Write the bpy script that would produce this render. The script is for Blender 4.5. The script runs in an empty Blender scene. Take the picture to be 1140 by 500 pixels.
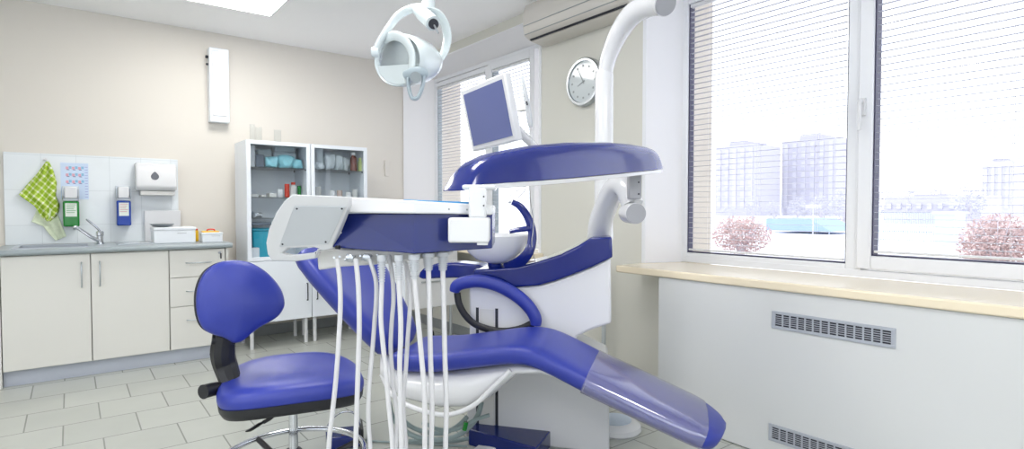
import bpy, bmesh, math, random
from mathutils import Vector, Matrix
random.seed(7)
PI = math.pi
S = bpy.context.scene
COL = S.collection
# ------------------------------------------------------------------ camera
FPX, CX, CY, EYE = 633.0, 570.0, 250.0, 1.12
PITCH = math.atan(18/FPX); YAW = math.atan(492/math.hypot(FPX, 18))
F = Vector((math.sin(YAW)*math.cos(PITCH), math.cos(YAW)*math.cos(PITCH), -math.sin(PITCH)))
R = Vector((math.cos(YAW), -math.sin(YAW), 0)); U = R.cross(F)
FH = Vector((math.sin(YAW), math.cos(YAW), 0)); Z = Vector((0, 0, 1))
EYEP = Vector((0, 0, EYE))
cd = bpy.data.cameras.new('camera'); cam = bpy.data.objects.new('camera', cd); COL.objects.link(cam)
cam.location = EYEP; cam.rotation_euler = (PI/2-PITCH, 0, -YAW)
cd.sensor_width = 36; cd.lens = FPX/1140*36; cd.clip_start = .05; cd.clip_end = 2000
S.camera = cam
S.view_settings.view_transform = 'Standard'; S.view_settings.look = 'None'
S.view_settings.gamma = 1; S.view_settings.use_curve_mapping = False
S.view_settings.exposure = 0.86
# surveying helpers: where a sight line of the photograph meets a plane of the place
def ray(u, v): return F*FPX + R*(u-CX) - U*(v-CY)
def at(u, v, d): return EYEP + ray(u, v)*(d/FPX)
def on(u, v, o, n):
    r = ray(u, v); return EYEP + r*((o-EYEP).dot(n)/r.dot(n))
def pX(u, v, x): return on(u, v, Vector((x, 0, 0)), Vector((1, 0, 0)))
def pY(u, v, y): return on(u, v, Vector((0, y, 0)), Vector((0, 1, 0)))
def pZ(u, v, z): return on(u, v, Vector((0, 0, z)), Z)
def V(*a): return Vector(a)

# ------------------------------------------------------------------ materials
def lin(c):
    c = c/255
    return c/12.92 if c <= .04045 else ((c+.055)/1.055)**2.4
def rgb(r, g, b): return (lin(r), lin(g), lin(b), 1)
def mat(name, c, rough=.5, metal=0, coat=0, trans=0, ior=1.45, emit=0, sub=0, bump=0, bscale=60, var=0, vscale=6):
    m = bpy.data.materials.new(name); m.use_nodes = True
    nt = m.node_tree; b = nt.nodes['Principled BSDF']
    col = rgb(*c)
    b.inputs['Base Color'].default_value = col
    b.inputs['Roughness'].default_value = rough; b.inputs['Metallic'].default_value = metal
    b.inputs['Coat Weight'].default_value = coat; b.inputs['Coat Roughness'].default_value = .05
    b.inputs['Transmission Weight'].default_value = trans; b.inputs['IOR'].default_value = ior
    if emit:
        b.inputs['Emission Color'].default_value = col; b.inputs['Emission Strength'].default_value = emit
    tc = nt.nodes.new('ShaderNodeTexCoord')
    if var:
        n = nt.nodes.new('ShaderNodeTexNoise'); n.inputs['Scale'].default_value = vscale; n.inputs['Detail'].default_value = 4
        nt.links.new(tc.outputs['Object'], n.inputs['Vector'])
        mx = nt.nodes.new('ShaderNodeMixRGB'); mx.blend_type = 'MIX'
        mx.inputs[1].default_value = tuple(x*(1-var) for x in col[:3])+(1,)
        mx.inputs[2].default_value = tuple(min(1, x*(1+var)) for x in col[:3])+(1,)
        nt.links.new(n.outputs['Fac'], mx.inputs[0]); nt.links.new(mx.outputs[0], b.inputs['Base Color'])
    if bump:
        n = nt.nodes.new('ShaderNodeTexNoise'); n.inputs['Scale'].default_value = bscale; n.inputs['Detail'].default_value = 5
        nt.links.new(tc.outputs['Object'], n.inputs['Vector'])
        bp = nt.nodes.new('ShaderNodeBump'); bp.inputs['Strength'].default_value = bump; bp.inputs['Distance'].default_value = .002
        nt.links.new(n.outputs['Fac'], bp.inputs['Height']); nt.links.new(bp.outputs[0], b.inputs['Normal'])
    return m
def glass_mat(name, tint, refl=.06, rough=.0, haze=0):
    m = bpy.data.materials.new(name); m.use_nodes = True; nt = m.node_tree; nt.nodes.clear()
    o = nt.nodes.new('ShaderNodeOutputMaterial'); t = nt.nodes.new('ShaderNodeBsdfTransparent'); g = nt.nodes.new('ShaderNodeBsdfGlossy')
    t.inputs[0].default_value = rgb(*tint); g.inputs['Roughness'].default_value = rough
    lw = nt.nodes.new('ShaderNodeLayerWeight'); lw.inputs[0].default_value = .5
    pw = nt.nodes.new('ShaderNodeMath'); pw.operation = 'POWER'; pw.inputs[1].default_value = 5; nt.links.new(lw.outputs['Facing'], pw.inputs[0])
    f = nt.nodes.new('ShaderNodeMath'); f.operation = 'MULTIPLY_ADD'; f.inputs[1].default_value = .9; f.inputs[2].default_value = refl*.5; nt.links.new(pw.outputs[0], f.inputs[0])
    x = nt.nodes.new('ShaderNodeMixShader'); nt.links.new(f.outputs[0], x.inputs[0])
    nt.links.new(t.outputs[0], x.inputs[1]); nt.links.new(g.outputs[0], x.inputs[2])
    last = x
    if haze:
        d = nt.nodes.new('ShaderNodeBsdfDiffuse'); d.inputs[0].default_value = (.9, .9, .93, 1)
        y = nt.nodes.new('ShaderNodeMixShader'); y.inputs[0].default_value = haze
        nt.links.new(x.outputs[0], y.inputs[1]); nt.links.new(d.outputs[0], y.inputs[2]); last = y
    nt.links.new(last.outputs[0], o.inputs[0])
    return m
def brick_mat(name, c1, c2, cm, w, h, mortar, off=.5, rough=.4, rot=None, plane='XY', shift=(0, 0), bump=.3, coat=0):
    m = mat(name, c1, rough, coat=coat); nt = m.node_tree; b = nt.nodes['Principled BSDF']
    tc = nt.nodes.new('ShaderNodeTexCoord'); sp = nt.nodes.new('ShaderNodeSeparateXYZ'); cb = nt.nodes.new('ShaderNodeCombineXYZ')
    nt.links.new(tc.outputs['Object'], sp.inputs[0])
    ax = {'XY': (0, 1), 'XZ': (0, 2), 'YZ': (1, 2)}[plane]
    for i, (a, s) in enumerate(zip(ax, shift)):
        ad = nt.nodes.new('ShaderNodeMath'); ad.operation = 'ADD'; ad.inputs[1].default_value = s
        nt.links.new(sp.outputs[a], ad.inputs[0]); nt.links.new(ad.outputs[0], cb.inputs[i])
    br = nt.nodes.new('ShaderNodeTexBrick'); nt.links.new(cb.outputs[0], br.inputs['Vector'])
    br.inputs['Color1'].default_value = rgb(*c1); br.inputs['Color2'].default_value = rgb(*c2); br.inputs['Mortar'].default_value = rgb(*cm)
    br.inputs['Scale'].default_value = 1; br.inputs['Brick Width'].default_value = w; br.inputs['Row Height'].default_value = h
    br.inputs['Mortar Size'].default_value = mortar; br.inputs['Mortar Smooth'].default_value = .1; br.offset = off; br.inputs['Bias'].default_value = 0
    n = nt.nodes.new('ShaderNodeTexNoise'); n.inputs['Scale'].default_value = 5; n.inputs['Detail'].default_value = 6
    nt.links.new(tc.outputs['Object'], n.inputs['Vector'])
    mp = nt.nodes.new('ShaderNodeMapRange'); mp.inputs[3].default_value = .93; mp.inputs[4].default_value = 1.05
    nt.links.new(n.outputs['Fac'], mp.inputs[0])
    mx = nt.nodes.new('ShaderNodeMixRGB'); mx.blend_type = 'MULTIPLY'; mx.inputs[0].default_value = 1
    nt.links.new(br.outputs['Color'], mx.inputs[1]); nt.links.new(mp.outputs[0], mx.inputs[2]); nt.links.new(mx.outputs[0], b.inputs['Base Color'])
    if bump:
        bp = nt.nodes.new('ShaderNodeBump'); bp.inputs['Strength'].default_value = bump; bp.inputs['Distance'].default_value = .002; bp.invert = True
        nt.links.new(br.outputs['Fac'], bp.inputs['Height']); nt.links.new(bp.outputs[0], b.inputs['Normal'])
    return m
M = {}
M['wall'] = mat('beige_wall_paint', (218, 217, 208), .75, bump=.08, bscale=120)
M['wall_pink'] = mat('warm_wall_paint', (225, 220, 211), .75, bump=.08, bscale=120)
M['ceil'] = mat('ceiling_paint', (252, 252, 253), .8)
M['floor'] = brick_mat('floor_tiles', (184, 187, 180), (191, 194, 187), (142, 145, 139), .312, .32, .0035, .5, .22, plane='XY', shift=(.047, .13), bump=.25)
M['splash'] = brick_mat('splashback_tiles', (226, 232, 235), (230, 235, 238), (212, 218, 221), .2, .25, .002, 0, .12, plane='XZ', shift=(.36, 0), bump=.2)
M['reveal'] = mat('white_reveal', (240, 240, 243), .4)
M['facade'] = mat('cream_facade', (200, 191, 178), .8, var=.03)
M['pvc'] = mat('white_window_plastic', (236, 238, 242), .28)
M['gasket'] = mat('dark_gasket', (60, 58, 84), .5)
M['sill'] = mat('cream_sill', (243, 230, 203), .22, coat=.3)
M['panel'] = mat('grey_panel', (217, 219, 219), .45, bump=.03)
M['grey'] = mat('grey_plastic', (176, 181, 190), .4)
M['dark'] = mat('dark_slot', (50, 52, 60), .7)
M['white'] = mat('white_plastic', (224, 225, 227), .25, coat=.2)
M['whiteg'] = mat('white_gloss', (228, 229, 231), .14, coat=.5)
M['offwhite'] = mat('offwhite_plastic', (212, 212, 209), .35)
M['greyw'] = mat('pale_grey_plate', (200, 204, 208), .4)
M['blueu'] = mat('blue_upholstery', (36, 52, 152), .46, coat=.2, bump=.05, bscale=300)
M['blueg'] = mat('blue_gloss_plastic', (18, 36, 120), .18, coat=.4)
M['blued'] = mat('dark_blue_panel', (14, 32, 104), .2, coat=.15)
M['black'] = mat('black_plastic', (34, 35, 39), .45)
M['chrome'] = mat('chrome', (210, 213, 218), .12, 1)
M['steel'] = mat('brushed_steel', (190, 195, 200), .28, 1)
M['cab'] = mat('ivory_laminate', (228, 227, 221), .4)
M['kick'] = mat('grey_kickboard', (190, 196, 208), .35)
M['worktop'] = mat('grey_worktop', (158, 168, 172), .3, var=.05, vscale=40)
M['gcab'] = mat('blueish_white_metal', (236, 241, 247), .35)
M['glass'] = glass_mat('window_glass', (250, 252, 255))
M['cglass'] = glass_mat('cabinet_glass', (251, 253, 254))
M['slat'] = mat('white_blind_slat', (190, 190, 198), .5)
M['hose'] = mat('pale_hose', (214, 214, 216), .35, coat=.2)
M['hoseg'] = mat('grey_green_tube', (140, 156, 156), .35)
M['cord'] = mat('thin_cord', (225, 225, 228), .5)
M['light'] = mat('light_diffuser', (255, 253, 250), .5, emit=10.5)
M['mirror'] = mat('lamp_mirror', (236, 240, 248), .25, .6)
M['lampw'] = mat('lamp_shell', (222, 231, 232), .25, coat=.4)
M['lampg'] = mat('lamp_grey', (172, 186, 192), .3)
M['capg'] = mat('joint_cap_grey', (166, 167, 172), .45)
M['screen'] = mat('monitor_screen', (98, 108, 160), .2, coat=.5)
M['mat_blue'] = mat('blue_mat', (40, 140, 200), .4)
M['teal'] = mat('teal_plastic', (40, 170, 195), .35)
M['tealbag'] = mat('teal_film', (150, 215, 228), .3, var=.2, vscale=30)
M['film'] = mat('clear_package', (205, 215, 220), .3, var=.12, vscale=30)
M['greybox'] = mat('grey_container', (100, 110, 125), .4)
M['green'] = mat('green_dispenser', (12, 128, 40), .25, coat=.4)
M['blue_d'] = mat('blue_dispenser', (16, 62, 160), .25, coat=.4)
M['label'] = mat('paper_label', (228, 236, 226), .5)
M['yellow'] = mat('yellow_plastic', (246, 196, 40), .35)
M['red'] = mat('red_plastic', (214, 60, 40), .4)
M['brown'] = mat('brown_bottle', (120, 54, 40), .2, coat=.5)
M['lime'] = mat('lime_box', (205, 220, 140), .5)
M['lens'] = mat('dark_window', (90, 92, 100), .15, coat=.5)
M['cover'] = glass_mat('plastic_film', (225, 222, 250), rough=.12, haze=.07, refl=.42)
M['snow'] = mat('snow', (238, 240, 248), .9, var=.03, vscale=.3)
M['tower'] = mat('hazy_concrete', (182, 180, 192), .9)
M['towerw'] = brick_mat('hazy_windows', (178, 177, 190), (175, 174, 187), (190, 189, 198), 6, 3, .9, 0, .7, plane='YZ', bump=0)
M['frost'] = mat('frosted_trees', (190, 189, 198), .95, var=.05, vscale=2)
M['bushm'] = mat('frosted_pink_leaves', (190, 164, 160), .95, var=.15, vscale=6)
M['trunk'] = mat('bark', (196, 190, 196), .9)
M['canvas'] = mat('blue_canvas', (150, 172, 214), .8)
M['palebl'] = mat('pale_blue_metal', (190, 202, 216), .7)
M['skirt'] = mat('grey_skirting', (150, 154, 156), .4)
M['pipe'] = mat('grey_pipe', (190, 196, 198), .4)
M['beigep'] = mat('beige_hinge_cover', (196, 176, 168), .5)
M['ac'] = mat('aircon_plastic', (214, 210, 203), .4)
M['pbox'] = mat('white_storage_box', (232, 236, 240), .35)
M['glassware'] = glass_mat('glassware', (252, 253, 253), rough=.02)
M['dial'] = mat('clock_dial', (200, 208, 210), .3, coat=.6)
M['tick'] = mat('clock_marks', (150, 158, 160), .5)

M['blueu'].node_tree.nodes['Principled BSDF'].inputs['Coat Weight'].default_value = .45
M['blueu'].node_tree.nodes['Principled BSDF'].inputs['Coat Roughness'].default_value = .38

# ------------------------------------------------------------------ mesh builder
def catmull(pts, n=8, closed=False):
    P = [Vector(p) for p in pts]; out = []
    m = len(P)
    rng = range(m) if closed else range(m-1)
    for i in rng:
        if closed: a, b, c, d = P[(i-1) % m], P[i], P[(i+1) % m], P[(i+2) % m]
        else: a, b, c, d = P[max(i-1, 0)], P[i], P[i+1], P[min(i+2, m-1)]
        for k in range(n):
            t = k/n
            out.append(.5*((2*b)+(c-a)*t+(2*a-5*b+4*c-d)*t*t+(3*b-a-3*c+d)*t*t*t))
    if not closed: out.append(P[-1])
    return out
class B:
    def __init__(s): s.bm = bmesh.new()
    def box(s, x0, x1, y0, y1, z0, z1, mtx=None):
        vs = [s.bm.verts.new((x, y, z)) for x in (x0, x1) for y in (y0, y1) for z in (z0, z1)]
        for f in ((0, 1, 3, 2), (4, 6, 7, 5), (0, 4, 5, 1), (2, 3, 7, 6), (0, 2, 6, 4), (1, 5, 7, 3)):
            s.bm.faces.new([vs[i] for i in f])
        if mtx is not None:
            for v in vs: v.co = mtx @ v.co
        return s
    def cbox(s, c, ux, uy, uz, a, b, d):   # centre, axes, full sizes
        vs = []
        for i in (-.5, .5):
            for j in (-.5, .5):
                for k in (-.5, .5): vs.append(s.bm.verts.new(c+ux*a*i+uy*b*j+uz*d*k))
        for f in ((0, 1, 3, 2), (4, 6, 7, 5), (0, 4, 5, 1), (2, 3, 7, 6), (0, 2, 6, 4), (1, 5, 7, 3)):
            s.bm.faces.new([vs[i] for i in f])
        return s
    def prism(s, pts, off):                # closed polygon (3D points), extruded by off
        a = [s.bm.verts.new(p) for p in pts]; b = [s.bm.verts.new(Vector(p)+off) for p in pts]; n = len(a)
        s.bm.faces.new(a); s.bm.faces.new(list(reversed(b)))
        for i in range(n): s.bm.faces.new((a[i], b[i], b[(i+1) % n], a[(i+1) % n]))
        return s
    def loft(s, rings, caps=True, closed=False):
        rs = [[s.bm.verts.new(p) for p in r] for r in rings]; n = len(rs[0]); m = len(rs)
        for j in range(m if closed else m-1):
            a, b = rs[j], rs[(j+1) % m]
            for i in range(n): s.bm.faces.new((a[i], a[(i+1) % n], b[(i+1) % n], b[i]))
        if caps and not closed:
            s.bm.faces.new(list(reversed(rs[0]))); s.bm.faces.new(rs[-1])
        return s
    def tube(s, pts, r, seg=12, smooth=6, closed=False, flat=None, caps=True):
        P = catmull(pts, smooth, closed) if smooth > 1 else [Vector(p) for p in pts]
        n = len(P)
        if isinstance(r, (int, float)): rr = [r]*n
        else:
            rr = []
            for i in range(n):
                t = i/(n-1)*(len(r)-1); k = min(int(t), len(r)-2); rr.append(r[k]+(r[k+1]-r[k])*(t-k))
        T = []
        for i in range(n):
            if closed: t = P[(i+1) % n]-P[i-1]
            else: t = P[min(i+1, n-1)]-P[max(i-1, 0)]
            T.append(t.normalized())
        up = Z if abs(T[0].z) < .9 else Vector((1, 0, 0))
        nrm = T[0].cross(up).cross(T[0]).normalized() if flat is None else flat.normalized()
        rings = []
        for i in range(n):
            nrm = (nrm-T[i]*nrm.dot(T[i])).normalized(); bn = T[i].cross(nrm)
            k1, k2 = (rr[i], rr[i]) if flat is None else (rr[i]*s.fl[0], rr[i]*s.fl[1])
            rings.append([P[i]+nrm*(math.cos(a)*k1)+bn*(math.sin(a)*k2) for a in (2*PI*q/seg for q in range(seg))])
        return s.loft(rings, caps, closed)
    fl = (1, 1)
    def cyl(s, a, b, r, r2=None, seg=24): return s.tube([a, b], [r, r if r2 is None else r2], seg, 1)
    def lathe(s, prof, c, axis=Z, seg=32, caps=True):   # prof: list of (radius, height)
        ax = axis.normalized(); u = ax.orthogonal().normalized(); w = ax.cross(u)
        return s.loft([[c+ax*h+(u*math.cos(a)+w*math.sin(a))*max(r, 1e-4) for a in (2*PI*q/seg for q in range(seg))] for r, h in prof], caps)
    def cushion(s, out, c, n, t, dome=.015, edge=.02, back=True):
        """padded slab: outline (3D points round centre c), thickness t along n, rounded rim, domed front"""
        rings = []
        def ring(k, h): return [c+(p-c)*k+n*h for p in out]
        L = (sum((p-c).length for p in out)/len(out))
        e = edge/L
        if back: rings += [ring(.02, 0), ring(.6, 0), ring(1-e, 0)]
        else: rings += [ring(1-e, 0)]
        rings += [ring(1-e*.3, t*.12), ring(1, t*.35), ring(1, t*.6), ring(1-e*.3, t*.88), ring(1-e, t)]
        for k in (.8, .6, .4, .2, .02): rings.append(ring(k*(1-e), t+dome*(1-k*k)))
        return s.loft(rings)
    def blob(s, c, r, sc=(1, 1, 1), sub=2, noise=.15, seed=0):
        rnd = random.Random(seed)
        o = bmesh.ops.create_icosphere(s.bm, subdivisions=sub, radius=1)
        for v in o['verts']:
            k = r*(1+rnd.uniform(-noise, noise)); v.co = Vector((v.co.x*k*sc[0], v.co.y*k*sc[1], v.co.z*k*sc[2]))+c
        return s
    def leaves(s, c, r, n, size, sc=(1, 1, 1), seed=0, shell=.4):
        rnd = random.Random(seed)
        for i in range(n):
            d = Vector((rnd.gauss(0, 1), rnd.gauss(0, 1), rnd.gauss(0, 1))).normalized()*r*(shell+(1-shell)*rnd.random()**.5)
            p = c+Vector((d.x*sc[0], d.y*sc[1], d.z*sc[2])); a = Vector((rnd.gauss(0, 1), rnd.gauss(0, 1), rnd.gauss(0, 1))).normalized(); b = a.orthogonal().normalized()
            k = size*rnd.uniform(.6, 1.3)
            vs = [s.bm.verts.new(p+a*k*x+b*k*y) for x, y in ((-1, 0), (0, -.5), (1, 0), (0, .5))]; s.bm.faces.new(vs)
        return s
    def build(s, name, m, parent=None, bevel=0, smooth=True, angle=35, seg=2, local=False, subsurf=0, recalc=True):
        if recalc: bmesh.ops.recalc_face_normals(s.bm, faces=s.bm.faces)
        me = bpy.data.meshes.new(name); s.bm.to_mesh(me); s.bm.free()
        o = bpy.data.objects.new(name, me); COL.objects.link(o); me.materials.append(m)
        o['wm'] = 0
        if parent is not None:
            o.parent = parent
            if not local: me.transform(world_of(parent).inverted())
        if smooth:
            for p in me.polygons: p.use_smooth = True
            me.set_sharp_from_angle(angle=math.radians(angle))
        if bevel:
            md = o.modifiers.new('bevel', 'BEVEL'); md.width = bevel; md.segments = seg; md.limit_method = 'ANGLE'; md.angle_limit = math.radians(40)
            md.harden_normals = False
        if subsurf:
            md = o.modifiers.new('sub', 'SUBSURF'); md.levels = subsurf; md.render_levels = subsurf
        del o['wm']
        return o
def world_of(o):
    m = Matrix.LocRotScale(o.location, o.rotation_euler, o.scale)
    return world_of(o.parent) @ m if o.parent else m
def tag(o, label, cat, group=None):
    o['label'] = label; o['category'] = cat
    if group: o['group'] = group
    return o
def struct(o): o['kind'] = 'structure'; return o
def thing(name, label, cat, loc=(0, 0, 0), rz=0, group=None):
    o = bpy.data.objects.new(name, None); COL.objects.link(o); o.location = loc; o.rotation_euler = (0, 0, rz); o.empty_display_size = .05
    return tag(o, label, cat, group)
def kids(o): return [c for c in bpy.data.objects if c.parent == o]
def copy_tree(o, parent=None):
    c = o.copy(); COL.objects.link(c); c.parent = parent
    for ch in kids(o): copy_tree(ch, c)
    return c

# ------------------------------------------------------------------ the room
H = 2.58
struct(B().box(-2.7, 3.25, -2.5, 5.5, -.1, 0).build('floor', M['floor'], smooth=False))
struct(B().box(-2.7, 3.25, -2.5, 5.5, H, H+.1).build('ceiling', M['ceil'], smooth=False))
struct(B().box(-2.7, 3.25, 5.285, 5.5, 0, H).build('wall_back', M['wall_pink'], smooth=False))
struct(B().box(-2.7, -2.6, -2.5, -2.0, 0, H).box(-2.7, -2.6, 2.4, 5.285, 0, H).box(-2.7, -2.6, -2.0, 2.4, 0, .7).box(-2.7, -2.6, -2.0, 2.4, 2.45, H).build('wall_left', M['wall'], smooth=False))
struct(B().box(-2.7, -2.2, -2.5, -2.4, 0, H).box(2.3, 3.25, -2.5, -2.4, 0, H).box(-2.2, 2.3, -2.5, -2.4, 0, .7).box(-2.2, 2.3, -2.5, -2.4, 2.45, H).build('wall_front', M['wall'], smooth=False))
b = B()  # unseen window added in the left wall to brighten the room
for y in (-2.0, -.93, .17, 1.27, 2.34): b.box(-2.68, -2.62, y, y+.06, .7, 2.45)
for z in (.7, 2.39): b.box(-2.68, -2.62, -2.0, 2.4, z, z+.06)
w3_ = struct(b.build('window_added_left', M['pvc'], smooth=False)); B().box(-2.652, -2.648, -2.0, 2.4, .7, 2.45).build('pane', M['glass'], w3_, smooth=False)
b = B()  # second added window, behind the camera, for soft frontal daylight
for x in (-2.2, -1.1, 0, 1.1, 2.24): b.box(x, x+.06, -2.48, -2.42, .7, 2.45)
for z in (.7, 2.39): b.box(-2.2, 2.3, -2.48, -2.42, z, z+.06)
w4_ = struct(b.build('window_added_front', M['pvc'], smooth=False)); B().box(-2.2, 2.3, -2.452, -2.448, .7, 2.45).build('pane', M['glass'], w4_, smooth=False)
WX, FX0, FX1, OX = 2.7, 2.93, 3.0, 3.25           # wall face, window frame, outer face
def plan(pts, z0, z1): return [V(x, y, z0) for x, y in pts], V(0, 0, z1-z0)
b = B()
for pts, z0, z1 in (
    ([(WX, 5.285), (WX, -2.4), (FX1, -2.4), (FX1, 5.285)], 0, .755),
    ([(WX, 3.15), (FX0, 3.30), (FX1, 3.30), (FX1, 2.10), (FX0, 2.10), (WX, 2.185)], .755, 2.5),
    ([(WX, -.2), (FX0, -.1), (FX1, -.1), (FX1, -2.4), (WX, -2.4)], .755, 2.5),
    ([(WX, 5.285), (FX0, 5.06), (FX1, 5.06), (FX1, 5.285)], .755, 2.5)):
    p, o = plan(pts, z0, z1); b.prism(p, o)
b.prism([V(WX, -2.4, 2.5), V(WX, -2.4, H), V(FX1, -2.4, H), V(FX1, -2.4, 2.42), V(FX0, -2.4, 2.42)], V(0, 7.685, 0))
struct(b.build('wall_window', M['wall'], smooth=False))
b = B()
for y0, y1 in ((-2.4, -.1), (2.10, 3.30), (5.06, 5.5)): b.box(FX1, OX, y0, y1, -1, 3.2)
for z0, z1 in ((-1, .74), (2.5, 3.2)): b.box(FX1, OX, -2.4, 5.5, z0, z1)
struct(b.build('wall_outer', M['facade'], smooth=False))
# white linings of the splayed reveals and window heads
def lining(name, a, c, z0, z1, nrm):
    p = [V(a[0], a[1], z0), V(c[0], c[1], z0), V(c[0], c[1], z1), V(a[0], a[1], z1)]
    struct(B().prism(p, Vector(nrm)*.006).build(name, M['reveal'], smooth=False))
lining('trim_1', (WX-.002, 2.185), (FX0, 2.10), .795, 2.5, (0, -1, 0))
lining('trim_2', (WX-.002, 5.28), (FX0, 5.06), .795, 2.5, (0, -1, 0))
lining('trim_3', (WX-.002, 3.15), (FX0, 3.30), .795, 2.5, (0, 1, 0))
for i, (y0, y1) in enumerate(((-.2, 2.18), (3.16, 5.27))):
    struct(B().prism([V(WX-.002, y0, 2.505), V(FX0, y0, 2.425), V(FX0, y0, 2.417), V(WX-.002, y0, 2.497)], V(0, y1-y0, 0)).build('trim_%d' % (4+i), M['reveal'], smooth=False))
struct(B().box(WX-.006, WX, 2.18, 2.205, .795, 2.5).build('trim_6', M['pvc'], smooth=False))
struct(B().box(WX-.006, WX, 3.13, 3.155, .795, 2.5).build('trim_7', M['pvc'], smooth=False))
# sills
def sill(name, pts):
    struct(B().prism([V(x, y, .756) for x, y in pts], V(0, 0, .04)).build(name, M['sill'], bevel=.008))
sill('window_sill_1', [(2.455, 2.195), (WX-.001, 2.195), (WX, 2.175), (FX0, 2.09), (FX0, -.09), (WX, -.19), (WX-.001, -.3), (2.455, -.3)])
sill('window_sill_2', [(2.52, 5.2), (WX, 5.26), (FX0, 5.05), (FX0, 3.31), (WX, 3.16), (WX-.001, 3.1), (2.52, 3.1)])
# skirting
struct(B().box(-2.6, WX, 5.273, 5.285, 0, .09).build('baseboard_back', M['skirt'], bevel=.003))
struct(B().box(WX-.012, WX, 1.92, 5.27, 0, .09).build('baseboard_window', M['skirt'], bevel=.003))
struct(B().box(-2.6, -2.588, -2.4, 5.27, 0, .09).build('baseboard_left', M['skirt'], bevel=.003))
# windows: outer frame with sashes, gaskets, panes, handle
def window(name, y0, y1, sashes):
    zb, zt = .797, 2.42
    def ring(b, a, c, z0, z1, w, x0, x1, wb=None):
        wb = wb or w
        b.box(x0, x1, a, a+w, z0, z1); b.box(x0, x1, c-w, c, z0, z1)
        b.box(x0, x1, a+w, c-w, z0, z0+wb); b.box(x0, x1, a+w, c-w, z1-w, z1)
    b = B(); ring(b, y0, y1, zb, zt, .035, FX0, FX1)
    fr = struct(b.build(name, M['pvc'], bevel=.004, angle=30))
    for k, (a, c, z0, z1, opening) in enumerate(sashes):
        x0 = FX0-.014 if opening else FX0+.002
        b = B()                                           # sash from outer frame to glass edge
        w = .062 if opening else .045
        ring(b, a-w, c+w, z0-w, z1+w, w, x0, FX1-.003)
        gk = M['gasket'] if name == 'window_2' else M['tick']
        sh = b.build('sash', M['pvc'], fr, bevel=.005)
        b = B(); ring(b, a-.001, c+.001, z0-.001, z1+.001, .007, x0+.012, FX1-.01)
        b.build('gasket', gk, sh, smooth=False)
        B().box(FX0+.034, FX0+.038, a+.002, c-.002, z0+.002, z1-.002).build('pane', M['glass'], sh, smooth=False)
    return fr
w1 = window('window_1', 3.30, 5.06, [(3.53, 4.045, .875, 2.325, True), (4.165, 5.01, .855, 2.335, False)])
w2 = window('window_2', -.10, 2.10, [(1.17, 2.06, .855, 2.335, False), (.07, 1.055, .90, 2.31, True)])
b = B().box(FX0, FX1-.004, 1.10, 1.13, .83, 2.39).box(FX0, FX1-.004, 4.09, 4.12, .83, 2.39)
struct(b.build('trim_8', M['pvc'], bevel=.003))
b = B().box(2.900, 2.917, 1.083, 1.107, 1.55, 1.63); b.tube([V(2.905, 1.095, 1.61), V(2.875, 1.095, 1.61), V(2.872, 1.095, 1.58), V(2.872, 1.095, 1.48)], .009, 10)
b.build('window_handle', M['white'], w2, bevel=.003)
# horizontal blinds
def blind(y0, y1, z0, z1, x, label):
    t = thing('venetian_blind', label, 'blind', (x, (y0+y1)/2, z1), 0, 'venetian blinds in the windows')
    B().box(x-.013, x+.013, y0, y1, z1-.02, z1).build('headrail', M['white'], t, bevel=.003)
    b = B(); z = z1-.045
    while z > z0+.02:
        b.prism([V(x-.0125, y0, z-.0008), V(x-.006, y0, z+.0009), V(x, y0, z+.0015), V(x+.006, y0, z+.0009), V(x+.0125, y0, z-.0008), V(x, y0, z+.0009)], V(0, y1-y0, 0))
        z -= .0305
    b.build('slats', M['slat'], t, smooth=False)
    B().box(x-.010, x+.010, y0, y1, z0, z0+.011).build('bottom_rail', M['white'], t, bevel=.003)
    n = 3 if y1-y0 > .7 else 2
    for i in range(n):
        y = y0+.13+(y1-y0-.26)*i/(n-1)
        c = B()
        for dx in (-.014, .014): c.cyl(V(x+dx, y, z0), V(x+dx, y, z1), .0007, seg=5)
        c.build('ladder_cord', M['cord'], t)
    return t
blind(1.18, 2.045, .868, 2.33, 2.943, 'white venetian blind over the left pane of the big right window')
blind(.08, 1.042, .915, 2.305, 2.928, 'white venetian blind over the right pane of the big right window')
blind(3.54, 4.035, .885, 2.32, 2.928, 'white venetian blind behind the monitor, in the narrow pane nearest the clock')
blind(4.175, 5.0, .868, 2.33, 2.943, 'white venetian blind in the far pane beside the glass cabinet')
# ceiling lights; all after the first are added to brighten the room
for i, (x, y) in enumerate(((.92, 4.25), (.92, 1.9), (-1.3, 1.9), (.92, -.5), (-1.3, -.5))):
    if i == 0: t = thing('ceiling_light', 'square white luminous panel set in the ceiling above the kitchen units', 'ceiling light', (x, y, H))
    else: t = thing('ceiling_light', 'square white luminous ceiling panel added out of view to brighten the room', 'ceiling light', (x, y, H), 0, 'added ceiling lights out of view')
    b = B(); w = .31
    for a in ((-w, w, -w, -w+.012), (-w, w, w-.012, w), (-w, -w+.012, -w+.012, w-.012), (w-.012, w, -w+.012, w-.012)):
        b.box(x+a[0], x+a[1], y+a[2], y+a[3], H-.008, H-.0005)
    b.build('frame', M['white'], t, smooth=False)
    B().box(x-.297, x+.297, y-.297, y+.297, H-.006, H-.001).build('diffuser', M['light'], t, smooth=False)

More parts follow.
